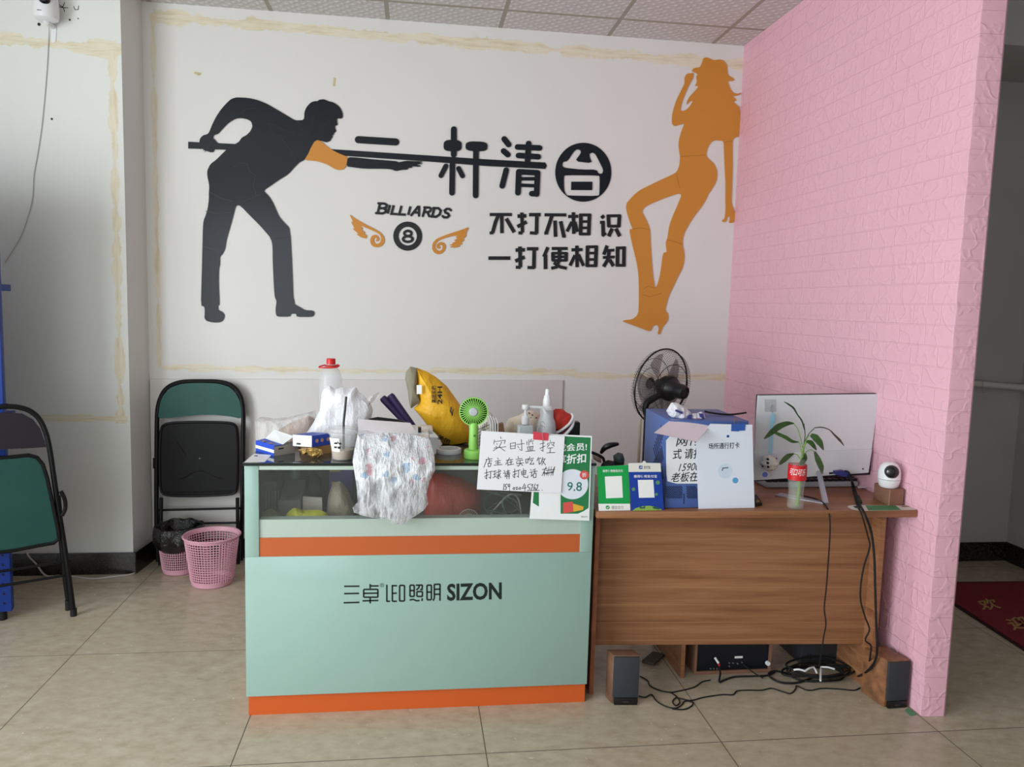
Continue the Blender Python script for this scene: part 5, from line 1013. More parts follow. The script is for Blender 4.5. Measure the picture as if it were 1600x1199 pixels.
solo('wooden_pole', MB().tube([(pz.x, 3.36, 0), (pz.x, 3.36, hit(999, 655, 1, 3.36).z)], .007, 8), mat('beige_pole', (196, 184, 160), .6), 'thin beige pole standing behind the blue case', 'pole')
# monitor seen from behind
ym = 2.95; mf = onY(ym)
mat('gloss_white', (214, 218, 222), .12, spec=.6, coat=.4); mat('monitor_black', (28, 22, 30), .4)
t = thing('monitor', 'silver white computer monitor seen from behind on the desk', 'monitor', hit(1270, 760, 1, ym))
part('screen_back', MB().prism(quad((1185.5, 618.3), (1374, 616), (1362, 703), (1178.6, 711), mf), (0, .012, 0)), 'gloss_white', t)
part('bezel', MB().prism(quad((1184.3, 617), (1375.2, 614.6), (1361, 742), (1177.5, 752.5), onY(ym+.012)), (0, .016, 0)), 'monitor_black', t, label='dark rim')
mb = MB(); q = quad((1178.4, 709.5), (1362.6, 702.5), (1357, 739), (1177.6, 751), onY(ym-.012)); mb.prism(q, (0, .026, 0)); part('lower_shell', mb, 'gloss_white', t)
part('port', MB().prism(quad((1295.5, 738.5), (1301.5, 738), (1301.5, 741), (1295.5, 741.5), onY(ym-.0126)), (0, .0008, 0)), 'ink_black', t); part('screw_hole', MB().prism([onY(ym-.0126)(1348.5+1.3*math.cos(a), 733+1.3*math.sin(a)) for a in [math.pi*k/6 for k in range(12)]], (0, .0008, 0)), 'ink_black', t)
part('sticker', MB().prism([onY(ym-.0128)(1195.5+4.3*math.cos(a), 742+4*math.sin(a)) for a in [math.pi*k/10 for k in range(20)]], (0, .0008, 0)), mat('sticker_blue', (104, 130, 224), .4), t, label='round blue sticker')
sb = [ondesk(1290, 787.5), ondesk(1295.5, 787), ondesk(1297, 784)]
mat('stand_silver', (176, 180, 188), .3, metal=.5)
p0, p1 = ondesk(1288, 788)+up(.001), ondesk(1295, 787.5)+up(.001); p2, p3 = hit(1283, 735, 1, ym-.010), hit(1277, 735, 1, ym-.010)
part('stand_leg', MB().prism([p0, p1, p2, p3], (0, .012, 0)), 'stand_silver', t, label='silver leg')
f0, f1, f2, f3 = ondesk(1210, 775), ondesk(1220, 772), ondesk(1296, 787.5), ondesk(1286, 788)
part('stand_foot', MB().prism([q+up(.0008) for q in (f0, f1, f2, f3)], up(.004)), 'stand_silver', t)
# vga plug and cables
mat('plug_blue', (58, 60, 132), .5)
yd = lambda p: DA[1]+(p.x-DA[0])*DU.y/DU.x
t = thing('video_cable', 'black cable with blue plug running from the monitor over the desk edge', 'cable', hit(1345, 795, 1, 2.64))
part('plug', MB().prism([onY(ym-.034)(*q) for q in [(1306, 737), (1318, 735.5), (1326, 739), (1328, 746), (1316, 745), (1306, 742)]], (0, .021, 0)), 'plug_blue', t, label='blue plug')
hang = lambda u, v: hit(u, v, 1, 2.612)
pts = [hit(1325, 742, 1, ym-.03), hit(1331, 752, 1, ym-.06), ondesk(1336, 772)+up(.012), ondesk(1342, 790)+up(.008), hang(1350, 801), hang(1361, 830), hang(1366, 870), hang(1367.5, 920), hang(1369, 970), hang(1370.5, 1010), hit(1369, 1028, 1, 2.63), hit(1362, 1042, 1, 2.66), hit(1350, 1053, 1, 2.72), hit(1338, 1058, 2, .008)]
part('wire', MB().tube(crv(pts, 6), .0045, 8), 'black_rubber', t)
part('ferrite', MB().tube([ondesk(1340, 781)+up(.012), ondesk(1344, 790)+up(.012)], .0075, 8), 'black_rubber', t)
pts = [hit(1320, 736, 1, ym-.03), hit(1328, 741, 1, ym-.05), ondesk(1333, 770)+up(.006), ondesk(1340, 794)+up(.006), hang(1346, 803), hang(1356, 838), hang(1359, 855), hang(1350, 885), hang(1345, 915), hang(1345, 940), hang(1352, 965), hang(1358.5, 984), hang(1352, 1000), hang(1360, 1008), hang(1361, 1016), hit(1355, 1045, 1, 2.75), hit(1340, 1056, 2, .01)]
solo('power_cable', MB().tube(crv(pts, 6), .0032, 8), 'black_rubber', 'thin black cable bending sharply down the right side of the desk front', 'cable')
pts = [ondesk(1252, 776)+up(.004), ondesk(1270, 780)+up(.004), ondesk(1284, 786)+up(.004), ondesk(1292, 795)+up(.004), hit(1296, 806, 1, 2.658), hit(1297, 830, 1, 2.66), hit(1294, 880, 1, 2.66), hit(1291, 920, 1, 2.66), hit(1288, 950, 1, 2.66), hit(1290.5, 975, 1, 2.66), hit(1287, 995, 1, 2.66), hit(1284.5, 1013, 1, 2.66), hit(1282, 1030, 1, 2.72), hit(1280, 1042, 1, 2.8)]
solo('usb_cable', MB().tube(crv(pts, 6), .0028, 8), 'black_rubber', 'thin black cable hanging down the middle of the desk front', 'cable')
# hook with charm
yh = ym-.004
t = thing('hanging_charm', 'woven ball charm on a light blue ribbon hooked on the monitor back', 'charm', hit(1202, 740, 1, yh))
part('hook_pad', MB().prism(rect(1195, 624.5, 1212.5, 643.5, onY(ym-.002)), (0, .0018, 0)), mat('pad_clear', (205, 212, 214), .2, alpha=.5), t)
part('hook', MB().tube(crv([hit(1206, 633, 1, yh-.002), hit(1205, 641, 1, yh-.008), hit(1207, 644, 1, yh-.014), hit(1209, 642, 1, yh-.012)], 4), .0016, 6), 'steel', t)
part('ribbon', MB().prism([onY(yh-.012)(*q) for q in [(1206, 645), (1210.5, 647), (1207, 676), (1207, 708), (1201.5, 710), (1202.5, 680), (1204, 655)]], (0, .0012, 0)), mat('ribbon_blue', (150, 204, 226), .5), t, label='light blue ribbon')
part('ribbon_tail', MB().prism([onY(yh-.011)(*q) for q in [(1207, 650), (1211, 650), (1212, 662), (1210, 662)]], (0, .0012, 0)), 'ribbon_blue', t)
bc = hit(1202.5, 724, 1, yh-.042); mb = MB(); rb = .034
mb.lathe([(rb*math.sin(a)*(1+.05*math.sin(9*a)), -rb*.92*math.cos(a)) for a in [math.pi*k/22 for k in range(23)]], n=28, M=Matrix.Translation(bc)); mb.disp(.003, 60, 2)
part('ball', mb, mat('crochet', (214, 212, 204), .7, noise_amt=.08, noise_scale=90, bump=.6, bscale=120), t)
for (u, v, r) in ((1200, 718, 1.9), (1200, 724, 2.2), (1200.5, 730, 1.8), (1209, 720, 1.8), (1212, 725, 2.0), (1208, 729, 2.6), (1206, 733, 1.8), (1192, 729, 1.4), (1213, 717, 1.2)): part('spot', MB().lathe([(0, .002), (r*.0022, .0015), (r*.0022, -.006)], n=8, M=Matrix.Translation(hit(u, v, 1, yh-.074+abs(u-1202)*.0016)) @ FRONT), 'ink_black', t)
part('tassel', MB().tube(crv([bc-up(.033), bc-up(.042)+Vector((.006, -.004, 0)), bc-up(.048)+Vector((.012, 0, 0)), bc-up(.052)+Vector((.004, 0, 0))], 4), .0016, 6), 'crochet', t)
# keyboard
k0, k1, k2 = ondesk(1205, 767), ondesk(1340, 756.5), None
ky = 3.02; ka, kb_ = hit(1208, 765, 1, ky), hit(1341, 755, 1, ky); kz = deskz(Vector((ka.x, ky, 0)))+.001; kz2 = deskz(Vector((kb_.x, ky, 0)))+.001
t = thing('keyboard', 'keyboard with dark keys lying behind the monitor', 'keyboard', ((ka.x+kb_.x)/2, ky+.07, kz))
part('keyboard_body', MB().hexa([(ka.x-.03, ky, kz), (kb_.x, ky, kz2), (kb_.x, ky+.13, kz2), (ka.x-.03, ky+.13, kz), (ka.x-.03, ky, kz+.022), (kb_.x, ky, kz2+.022), (kb_.x, ky+.13, kz2+.034), (ka.x-.03, ky+.13, kz+.034)], .003), mat('kb_grey', (178, 180, 184), .4), t)
mb = MB(); nk = 15; W_ = (kb_.x-ka.x+.03)/nk
for i in range(nk):
    for j_ in range(5):
        x = ka.x-.03+W_*(i+.1); zz = kz+(kz2-kz)*i/nk+.023+.0024*j_; mb.box(x, x+W_*.8, ky+.006+.024*j_, ky+.026+.024*j_, zz, zz+.010)
part('keys', mb, 'monitor_black', t)
solo('paper_slip', surf(MB(), lambda a, c: ondesk(1338+22*a+3*c, 759+4*a+5*c-3*a*c)+up(.002+.006*a*c), 6, 5, .0008), 'white_paper', 'small white paper slip beside the keyboard near the pink wall', 'paper')
# glass bottle with plant
P = ondesk(1242, 794); P.y += .0; Zb = P.z+.0005; K = P.y/FPX
def zr(v): return hit(1240, v, 1, P.y).z
mat('glass_clear', (214, 222, 216), .05, alpha=.15, spec=1.0); mat('water', (196, 210, 190), .05, alpha=.08, spec=.4); mat('label_red', (204, 30, 40), .4); mat('leaf', (58, 92, 44), .45, noise_amt=.15, noise_scale=40); mat('leaf_dark', (46, 66, 40), .5); mat('stem_green', (122, 160, 72), .45)
t = thing('glass_bottle', 'clear glass bottle with red label holding a green plant cutting', 'bottle', (P.x, P.y, Zb))
part('bottle_glass', MB().lathe([(0, Zb), (.026, Zb), (.030, Zb+.004), (.031, Zb+.012), (.0275, Zb+.05), (.028, zr(765)), (.033, zr(748)), (.0335, zr(727)), (.031, zr(722)), (.024, zr(716)), (.018, zr(709)), (.017, zr(706))], P.x, P.y, 36), 'glass_clear', t)
part('water', MB().lathe([(0, Zb+.004), (.026, Zb+.005), (.0255, Zb+.05), (.0262, zr(765)), (.029, zr(752)), (0, zr(752))], P.x, P.y, 28), 'water', t)
lab = [(.0345, zr(749)), (.0348, zr(740)), (.0342, zr(725.5))]
part('label', MB().lathe(lab, P.x, P.y, 36), 'label_red', t, label='red label')
mb = MB()
def cyl(m_, rr):
    for v in m_.bm.verts:
        d = max(-.95, min(.95, (v.co.x-P.x)/rr)); v.co.y = P.y-rr*math.sqrt(1-d*d)
    return m_
a0_ = math.atan2(-P.y, -P.x)+.10; mb.text('可口可乐', [(-.031, 0, zr(730.5)), (.031, 0, zr(730.5)), (.029, 0, zr(741)), (-.033, 0, zr(741))], (0, 0, 0), .004, .2)
for v in mb.bm.verts: a_ = a0_+v.co.x/.0352; v.co.x, v.co.y = P.x+.0352*math.cos(a_), P.y+.0352*math.sin(a_)
part('lettering', mb, 'card_white', t)
pt = thing('potted_plant', 'green plant cutting with drooping leaves in the glass bottle', 'plant', (P.x+.004, P.y, Zb+.006))
LP = lambda u, v, d=0: hit(u, v, 1, P.y+d)
part('stem', MB().tube(crv([(P.x+.008, P.y, Zb+.008), LP(1248, 770), LP(1250, 740), LP(1253, 715), LP(1256, 700), LP(1259, 690)], 5), [.006]*12+[.005]*7+[.0035]*7, 8), 'stem_green', pt)
def leaf(stalk, blade, wid, d0, d1, m_='leaf', hang_=0):
    """blade midrib in pixels with widths in pixels; depth runs d0..d1"""
    mid = crv([Vector((a, b, 0)) for a, b in blade], 5); N = len(mid); ws = [0]*N; mb = MB(); rows = []
    for i, q in enumerate(mid):
        f = i/(N-1); k = f*(len(wid)-1); j = min(int(k), len(wid)-2); w = wid[j]+(wid[j+1]-wid[j])*(k-j)
        tn = (mid[min(i+1, N-1)]-mid[max(i-1, 0)]).normalized(); nn_ = Vector((-tn.y, tn.x, 0)); dd = d0+(d1-d0)*f
        L_, R_ = q+nn_*w/2, q-nn_*w/2
        rows.append((LP(L_.x, L_.y, dd-.005), LP(q.x, q.y, dd), LP(R_.x, R_.y, dd+.005)))
    for s_ in (0, .0008):
        V = [[mb.bm.verts.new(p+Vector((0, s_, 0))) for p in r] for r in rows]
        for i in range(N-1):
            for j in range(2):
                try: mb.bm.faces.new([V[i][j], V[i][j+1], V[i+1][j+1], V[i+1][j]])
                except ValueError: pass
    o = part('leaf', mb, m_, pt, sharp=80)
    if stalk: part('stalk', MB().tube(crv([LP(a, b, d0) for a, b in stalk], 5), .0016, 6), m_ if m_ == 'leaf_dark' else 'stem_green', pt)
    return o
leaf([(1254, 700), (1251, 685), (1247, 672), (1241, 663)], [(1241, 662), (1230, 662), (1217, 667), (1208, 674), (1200, 681), (1194, 686)], [1, 7, 10, 9, 6, 1], 0, -.03)
leaf([(1252, 708), (1250, 695), (1247, 690)], [(1248, 691), (1238, 690), (1228, 684), (1215, 678), (1207, 674)], [1, 5, 6, 5, 3], -.01, -.04)
leaf([(1256, 695), (1258, 680), (1256, 662)], [(1257, 672), (1253, 658), (1246, 648), (1240, 638), (1232, 632), (1225, 628)], [1.5, 2.4, 2, 3, 2.6, .6], .01, .02, 'leaf_dark')
leaf([(1258, 690), (1264, 678), (1272, 670)], [(1272, 669), (1284, 668), (1296, 672), (1304, 680), (1312, 688), (1319, 697)], [1.2, 2, 1.6, 3, 4, .6], 0, .0, 'leaf_dark')
leaf([(1257, 696), (1262, 684), (1266, 680)], [(1267, 680), (1274, 684), (1281, 692), (1287, 704)], [5, 11, 10, 1], -.01, -.04)
leaf([(1256, 700), (1260, 692)], [(1260, 690), (1267, 692), (1272, 698), (1276, 704)], [3, 8, 6, 1], -.01, -.03)
leaf([(1254, 716), (1260, 706), (1268, 703), (1273, 707)], [(1273, 706), (1278, 718), (1283, 730), (1285, 741)], [3, 9, 9, 1], -.02, -.05)
leaf([(1250, 718), (1246, 711), (1240, 710)], [(1241, 709), (1232, 713), (1225, 719), (1218, 726)], [1, 8, 8, 3], -.02, -.05)
leaf(None, [(1258, 708), (1258, 716), (1254, 722), (1249, 726)], [2, 7, 8, 3], -.02, -.02)
# cardboard box with indoor camera
mat('cardboard', (132, 96, 76), .7, noise_amt=.04, noise_scale=20)
A, B, C = ondesk(1388, 791), ondesk(1364.5, 779), ondesk(1421, 789.5); A, B, C = [p+up(.0008) for p in (A, B, C)]
C.x = min(C.x, 1.905); D = B+C-A; D.x = min(D.x, 1.904)
hb = hit(1388, 766, 1, A.y).z-A.z
t = thing('cardboard_box', 'small brown cardboard box under the white camera on the desk', 'box', (A+B+C+D)/4)
part('box_body', MB().prism([A, C, D, B], up(hb)), 'cardboard', t)
mb = MB(); mb.prism([A+Vector((0, -.0006, .0)), A+(C-A)*.06+Vector((0, -.0006, 0)), A+(C-A)*.06+Vector((0, -.0006, hb)), A+Vector((0, -.0006, hb))], (0, .0005, 0)); part('tape_edge', mb, mat('cardboard_light', (176, 142, 116), .6), t)
tc_ = (A+B+C+D)/4; zt = A.z+hb+.0005; yk = tc_.y-.012
cx_ = hit(1400, 745, 1, yk).x; cx_ = min(cx_, 1.868); rr = .0415; zk = lambda v: hit(1400, v, 1, yk).z; top = zk(722)
t = thing('security_camera', 'white egg shaped camera standing on the brown cardboard box', 'camera', (cx_, yk, zt))
zm = zt+.032
part('base', MB().lathe([(0, zt), (.030, zt), (.036, zt+.006), (rr, zm-.001), (rr-.001, zm), (0, zm)], cx_, yk, 36), 'white_plastic', t)
part('seam_ring', MB().lathe([(0, zm), (rr-.002, zm), (rr-.002, zm+.0015), (0, zm+.0015)], cx_, yk, 36), 'dark_grey', t)
hh = top-zm-.0015
part('head', MB().lathe([(0, zm+.0015), (rr, zm+.0016)]+[(rr*math.cos(a)**.75, zm+.0016+hh*(.25+.75*math.sin(a))) for a in [math.pi/2*k/14 for k in range(14)]]+[(0, top)], cx_, yk, 36), 'white_plastic', t)
zl_ = zm+hh*.52
Ml = Matrix.Translation((cx_-.36*rr*.80, yk-.93*rr*.80, zl_)) @ Matrix.Rotation(-.37, 4, 'Z') @ Matrix.Rotation(-.10, 4, 'X') @ FRONT
part('lens_ring', MB().lathe([(0, .0), (.026, -.004), (.026, .004), (.022, .010), (0, .010)], n=32, M=Ml), 'dark_grey', t)
part('lens', MB().lathe([(0, .016), (.010, .0155), (.018, .013), (.021, .0105), (0, .009)], n=32, M=Ml), mat('lens_black', (8, 8, 12), .06, spec=.8), t)
# sticker strip on the desk
t = thing('desk_sticker', 'green and white sticker strip at the right front edge of the desk', 'sticker', ondesk(1380, 794))
part('strip', MB().prism([ondesk(*q)+up(.0004) for q in [(1324, 792.5), (1327, 790.5), (1337, 789.6), (1366, 790), (1428, 790.6), (1431, 797.2), (1345, 799), (1331, 796.5)]], up(.0005)), mat('sticker_cream', (206, 204, 190), .5), t)
part('green_field', MB().prism([ondesk(*q)+up(.001) for q in [(1352, 790.4), (1399, 790.6), (1408, 797.6), (1357, 798.4)]], up(.0003)), mat('sticker_green', (64, 128, 78), .5), t)
part('dark_mark', MB().prism([ondesk(*q)+up(.001) for q in [(1333, 791.5), (1344, 791.3), (1346, 794.3), (1336, 794.6)]], up(.0003)), 'dark_grey', t)
part('dark_mark', MB().prism([ondesk(*q)+up(.001) for q in [(1408, 791.2), (1420, 791.3), (1421, 792.6), (1409, 792.6)]], up(.0003)), 'cardboard', t)
t = thing('pocket_lighter', 'small black and gold object beside the white notice on the desk', 'lighter', ondesk(1186, 790))
part('case', MB().prism([ondesk(*q)+up(.001) for q in [(1180, 792), (1190.5, 791), (1182, 778), (1179, 778)]], up(.012)), 'black_plastic', t)
part('cap', MB().prism([ondesk(*q)+up(.0135) for q in [(1182, 791), (1187, 790.6), (1185, 787), (1181, 787)]], up(.002)), 'gold_wire', t)
# ------------------------------------------------------------------ under the desk
mat('speaker_wood', (112, 82, 64), .5, noise_amt=.14, noise_scale=14); mat('speaker_burl', (128, 88, 60), .45, noise_amt=.25, noise_scale=22); mat('speaker_cloth', (50, 54, 60), .8, noise_amt=.06, noise_scale=400)
def speaker(label, fl, fr, bl_, zt, wood):
    A, B, C = hit(*fl, 2, 0), hit(*fr, 2, 0), hit(*bl_, 2, 0); C = A+(C-A)
    t = thing('speaker', label, 'speaker', (A+B+(C-A)*.5)/2 if False else (A+B)/2+(C-A)/2, 'pair of bookshelf speakers')
    D = B+C-A; n_ = (B-A).cross(up(1)).normalized()
    part('cabinet', MB().hexa([A+up(.001), B+up(.001), D+up(.001), C+up(.001), A+up(zt), B+up(zt), D+up(zt), C+up(zt)], .003), wood, t)
    e = (B-A).normalized(); w = (B-A).length; o_ = n_ if n_.y < 0 else -n_
    f = lambda s, z, d: A+e*s+up(z)+o_*d
    part('grille', MB().hexa([f(.003, .030, .0), f(w-.003, .030, 0), f(w-.003, .03, .012), f(.003, .03, .012), f(.003, zt-.004, 0), f(w-.003, zt-.004, 0), f(w-.003, zt-.004, .010), f(.003, zt-.004, .010)], .002), 'speaker_cloth', t)
    part('foot_panel', MB().hexa([f(.008, .002, .0), f(w-.006, .002, 0), f(w-.006, .002, .014), f(.008, .002, .014), f(.008, .029, 0), f(w-.006, .029, 0), f(w-.006, .029, .014), f(.008, .029, .014)], .002), 'black_plastic', t)
    part('badge', MB().hexa([f(w*.38, .012, .0141), f(w*.62, .012, .0141), f(w*.62, .012, .0146), f(w*.38, .012, .0146), f(w*.38, .017, .0141), f(w*.62, .017, .0141), f(w*.62, .017, .0146), f(w*.38, .017, .0146)]), 'dark_grey', t)
    return t
speaker('small dark speaker on the floor at the left end of the desk', (955, 1100), (997, 1100), (945.3, 1089), hit(955, 1026, 1, 2.70).z, 'speaker_wood')
speaker('small speaker with burl wood side on the floor by the pink wall', (1381, 1106), (1415.5, 1103.5), (1345, 1082), hit(1377, 1034, 1, 2.60).z+.002, 'speaker_burl')
# amplifier
ya = 2.905; af = onY(ya); ax0, ax1 = hit(1084.5, 1050, 1, ya).x, hit(1204, 1050, 1, ya).x
t = thing('amplifier', 'black amplifier in a wooden frame under the desk, its sockets facing forward', 'amplifier', ((ax0+ax1)/2, ya+.12, 0))
mb = MB(); za = .168
mb.box(ax0, ax1, ya, ya+.24, .001, .014).box(ax0, ax0+.010, ya, ya+.24, .014, za).box(ax1-.010, ax1, ya, ya+.24, .014, za).box(ax0, ax1, ya, ya+.24, za, za+.010)
part('wooden_frame', mb, mat('amp_wood', (136, 100, 80), .5), t)
part('rear_panel', MB().box(ax0+.010, ax1-.010, ya+.008, ya+.02, .014, za), mat('amp_black', (16, 20, 30), .35), t)
af2 = onY(ya+.0075)
part('label', MB().prism(quad((1148, 1026), (1160.5, 1025.5), (1160.5, 1028.8), (1148, 1029.2), af2), (0, .0006, 0)), 'card_white', t, label='white label')
part('knob', MB().lathe([(0, .010), (.009, .010), (.010, .0), (0, 0)], n=18, M=Matrix.Translation(hit(1199, 1036, 1, ya-.001)) @ FRONT), 'white_plastic', t, label='white round knob')
for (u, v) in ((1110, 1045), (1115, 1045), (1120, 1045), (1139, 1036), (1145, 1036), (1152, 1037), (1159, 1035), (1139, 1041)): part('socket', MB().lathe([(0, .003), (.003, .004), (.0035, 0), (0, 0)], n=10, M=Matrix.Translation(hit(u, v, 1, ya+.008)) @ FRONT), 'steel', t)
t = thing('audio_cable', 'black audio lead with white and red plug in the amplifier', 'cable', hit(1125, 1066, 2, 0))
part('plug', MB().tube([hit(1117, 1028, 1, ya-.002), hit(1123, 1037, 1, ya-.02)], .005, 8), 'white_plastic', t, label='white plug'); part('plug_tip', MB().tube([hit(1123, 1037, 1, ya-.02), hit(1124, 1041, 1, ya-.022)], .004, 8), 'red_plastic', t)
fl = lambda u, v, h=.005: hit(u, v, 2, h)
part('wire', MB().tube(crv([hit(1124, 1041, 1, ya-.022), hit(1125.5, 1052, 1, ya-.03), fl(1124, 1066), fl(1132, 1063), fl(1148, 1058), fl(1175, 1057), fl(1198, 1056), fl(1210, 1051)], 5), .0038, 6), 'black_rubber', t)
solo('audio_cable', MB().tube(crv([hit(1161, 1038, 1, ya-.004), hit(1170, 1046, 1, ya-.02), hit(1180, 1053, 1, ya-.03), fl(1192, 1060)], 5), .0028, 6), 'black_rubber', 'black lead slanting down from the right sockets of the amplifier', 'cable')
def floor_cable(pts, r, label, m_='black_rubber', grp=None):
    c = crv([fl(u, v, r+.0005) for u, v in pts], 6)
    return solo('cable', MB().tube(c, r, 6), m_, label, 'cable', grp)
floor_cable([(1000, 1057), (1012, 1064), (1016, 1072), (1030, 1079), (1047, 1082), (1062, 1080), (1085, 1074), (1097, 1066), (1110, 1063)], .0026, 'black cable curving from the left speaker toward the amplifier')
floor_cable([(998, 1088), (1008, 1090), (1018, 1086), (1026, 1096), (1040, 1104), (1055, 1107), (1065, 1102), (1070, 1096), (1082, 1098), (1080, 1104), (1068, 1109), (1050, 1108)], .0026, 'black cable looping on the floor right of the left speaker')
floor_cable([(1048, 1082), (1058, 1090), (1062, 1098), (1056, 1103), (1051, 1097), (1056, 1091), (1068, 1093), (1080, 1095), (1100, 1090), (1128, 1086), (1145, 1086), (1152, 1080), (1170, 1079), (1190, 1079), (1205, 1076), (1222, 1081), (1235, 1084), (1243, 1077), (1245, 1072), (1258, 1078), (1268, 1079), (1285, 1076), (1310, 1077), (1334, 1079), (1344, 1075)], .0026, 'long thin black cable running across the floor to the right speaker')
# coil of cables with white ties
t = thing('cable_bundle', 'tied coil of black cables with white ties under the desk', 'cable', fl(1285, 1054, 0))
random.seed(3)
c0 = fl(1278, 1057, 0)
for k in range(5):
    rx, ry = random.uniform(.10, .155), random.uniform(.045, .085); ox, oy, hz = random.uniform(-.02, .02), random.uniform(-.015, .015), .008+.008*k
    part('loop', MB().tube([c0+Vector((ox+rx*math.cos(a), oy+ry*math.sin(a), hz+.004*math.sin(3*a+k))) for a in [2*math.pi*i/28 for i in range(28)]], .0042, 6, True), 'black_rubber', t)
c1 = fl(1222, 1062, 0)
part('loop', MB().tube(crv([c1+Vector((.05, .03, .006)), c1+Vector((0, .06, .006)), c1+Vector((-.045, .03, .006)), c1+Vector((-.03, -.03, .006)), c1+Vector((.03, -.045, .006)), c1+Vector((.10, -.02, .006)), c1+Vector((.16, .01, .008))], 6), .0045, 6), 'black_rubber', t)
for (a, b_, c, d) in ((1240, 1047, 1258, 1049), (1258, 1049, 1272, 1043), (1282, 1043, 1304, 1046), (1283, 1044, 1282, 1064), (1272, 1044, 1276, 1052)): part('tie', MB().tube(crv([fl(a, b_, .05), fl((a+c)/2, (b_+d)/2-1.5, .055), fl(c, d, .05)], 4), .004, 6), 'white_plastic', t, label='white tie')
xs0, xs1 = hit(1252, 1030, 1, 2.955).x, hit(1312, 1030, 1, 2.955).x
t = thing('power_box', 'dark grey vented box in the shadow at the right under the desk', 'box', ((xs0+xs1)/2, 3.05, 0))
part('box_body', MB().box(xs0, xs1, 2.955, 3.16, .001, .23, bev=.004), 'dark_grey', t)
for u in (1262, 1266, 1298, 1302):
    for v in (1023, 1029, 1035): part('hole', MB().lathe([(0, .001), (.0026, .001), (.0026, 0)], n=8, M=Matrix.Translation(hit(u, v, 1, 2.9545)) @ FRONT), 'ink_black', t)
solo('booklet', MB().prism([fl(1003, 1036, .001), fl(1022, 1041, .001), fl(1038, 1026, .001), fl(1020, 1022, .001)], up(.012)), mat('booklet', (84, 74, 66), .7), 'dark booklet on the floor behind the left speaker', 'booklet')
solo('torn_paper', MB().prism([fl(1414, 1111, .0008), fl(1422, 1119, .0008), fl(1432, 1117.5, .0008), fl(1428, 1113, .0008), fl(1418, 1107, .0008)], up(.002)), mat('scrap_green', (86, 142, 104), .7), 'torn green scrap at the foot of the pink wall', 'scrap')
# ------------------------------------------------------------------ left side of the room
# blue perforated rack
n = NB('blue_perforated', .45, .4)
dx = n.op('SUBTRACT', n.op('FRACT', n.op('DIVIDE', n.op('ADD', n.x, 5.0), .045)), .5); dz_ = n.op('SUBTRACT', n.op('FRACT', n.op('DIVIDE', n.op('ADD', n.z, n.op('MULTIPLY', n.x, .33)), .045)), .5)
rr_ = n.op('SQRT', n.op('ADD', n.op('MULTIPLY', dx, dx), n.op('MULTIPLY', dz_, dz_)))
n.color(n.mix(n.op('LESS_THAN', rr_, .13), (18, 54, 140), (8, 18, 48))); m_blue = n.m
rk = thing('storage_rack', 'tall blue perforated metal rack at the left edge of the room', 'rack', (-2.2, 3.62, 0))
xr = -1.800
part('front_sheet', MB().hexa([(-2.75, 3.50, .045), (xr, 3.640, .045), (xr-.012, 3.690, .045), (-2.762, 3.55, .045), (-2.75, 3.50, 2.02), (xr, 3.640, 2.02), (xr-.012, 3.690, 2.02), (-2.762, 3.55, 2.02)], .003), m_blue, rk)
for k in range(3): part('shelf', MB().hexa([(-2.75+.01, 3.56, .3+.6*k), (xr-.04, 3.695, .3+.6*k), (xr-.09, 3.93, .3+.6*k), (-2.80, 3.80, .3+.6*k), (-2.74, 3.56, .33+.6*k), (xr-.04, 3.695, .33+.6*k), (xr-.09, 3.93, .33+.6*k), (-2.80, 3.80, .33+.6*k)]), m_blue, rk)
for x, y in ((xr-.05, 3.662), (-2.72, 3.535)): part('caster', MB().lathe([(0, 0), (.018, 0), (.018, .046), (0, .046)], x, y, 14), 'black_rubber', rk)
# folding chairs
mat('seat_green', (20, 70, 64), .5, noise_amt=.05, noise_scale=6, bump=.06, bscale=300); mat('back_plum', (26, 20, 31), .55, noise_amt=.06, noise_scale=20); mat('seat_under', (11, 12, 14), .5, spec=.3)
def chair(label, P, e, tracer, full, seatmat, backmat, side):
    """folded chair in an upright plane: e runs along its width"""
    pass
# chair by the rack, seen from the front, folded
e = Vector((-.872, -.490, 0)); nrm = Vector((-.490, .872, 0)); P0 = hit(114, 963, 2, 0)
tl = lambda u, v, d=0: hitp(u, v, P0+nrm*d, nrm)
ch = thing('folding_chair', 'folded black metal chair with green seat leaning by the blue rack', 'chair', P0+e*.23)
mirc = .232
def mir(p):
    s_ = (p-P0).dot(e); return p+e*2*(mirc-s_)
def both(px, d=0, k=5):
    a = crv([tl(u, v, d) for u, v in px], k); return a
main = both([(115, 958), (108, 905), (100, 850), (92, 800), (84, 745), (78, 705), (72, 678), (62, 656), (48, 643), (28, 636.5), (4, 635)])
loop = main+[mir(p) for p in main[::-1]]
part('back_frame', MB().tube([p for i, p in enumerate(loop) if i == 0 or (p-loop[i-1]).length > .004], .0115, 10), 'black_steel', ch)
leg = both([(106, 937), (101, 900), (97, 862), (94, 835)], .09) ; leg2 = [p for p in both([(94, 835), (93, 800), (91, 775)], .03)]
l1 = leg+leg2
for sgn in (0, 1): part('rear_leg', MB().tube([mir(p) if sgn else p for p in l1], .0105, 10), 'black_steel', ch)
for (u, v, d) in ((100, 878, 0.02), (104, 899, .02)):
    p = tl(u, v, d); part('stretcher', MB().tube([p, mir(p)], .0065, 8), 'black_steel', ch)
for sgn in (0, 1):
    a = [tl(95, 768, -.012), tl(101, 780, -.012), tl(102, 795, -.012), tl(97, 806, -.012)]; a = [mir(p) if sgn else p for p in a]
    part('hinge', MB().tube(crv(a, 4), .009, 8), 'steel' if False else 'black_steel', ch)
for sgn in (0, 1):
    p = tl(115, 960); p = mir(p) if sgn else p; part('foot_cap', MB().tube([Vector((p.x, p.y, 0.001)), Vector((p.x, p.y, .035))+(Vector((0, 0, 0)))], .0145, 12), 'black_rubber', ch)
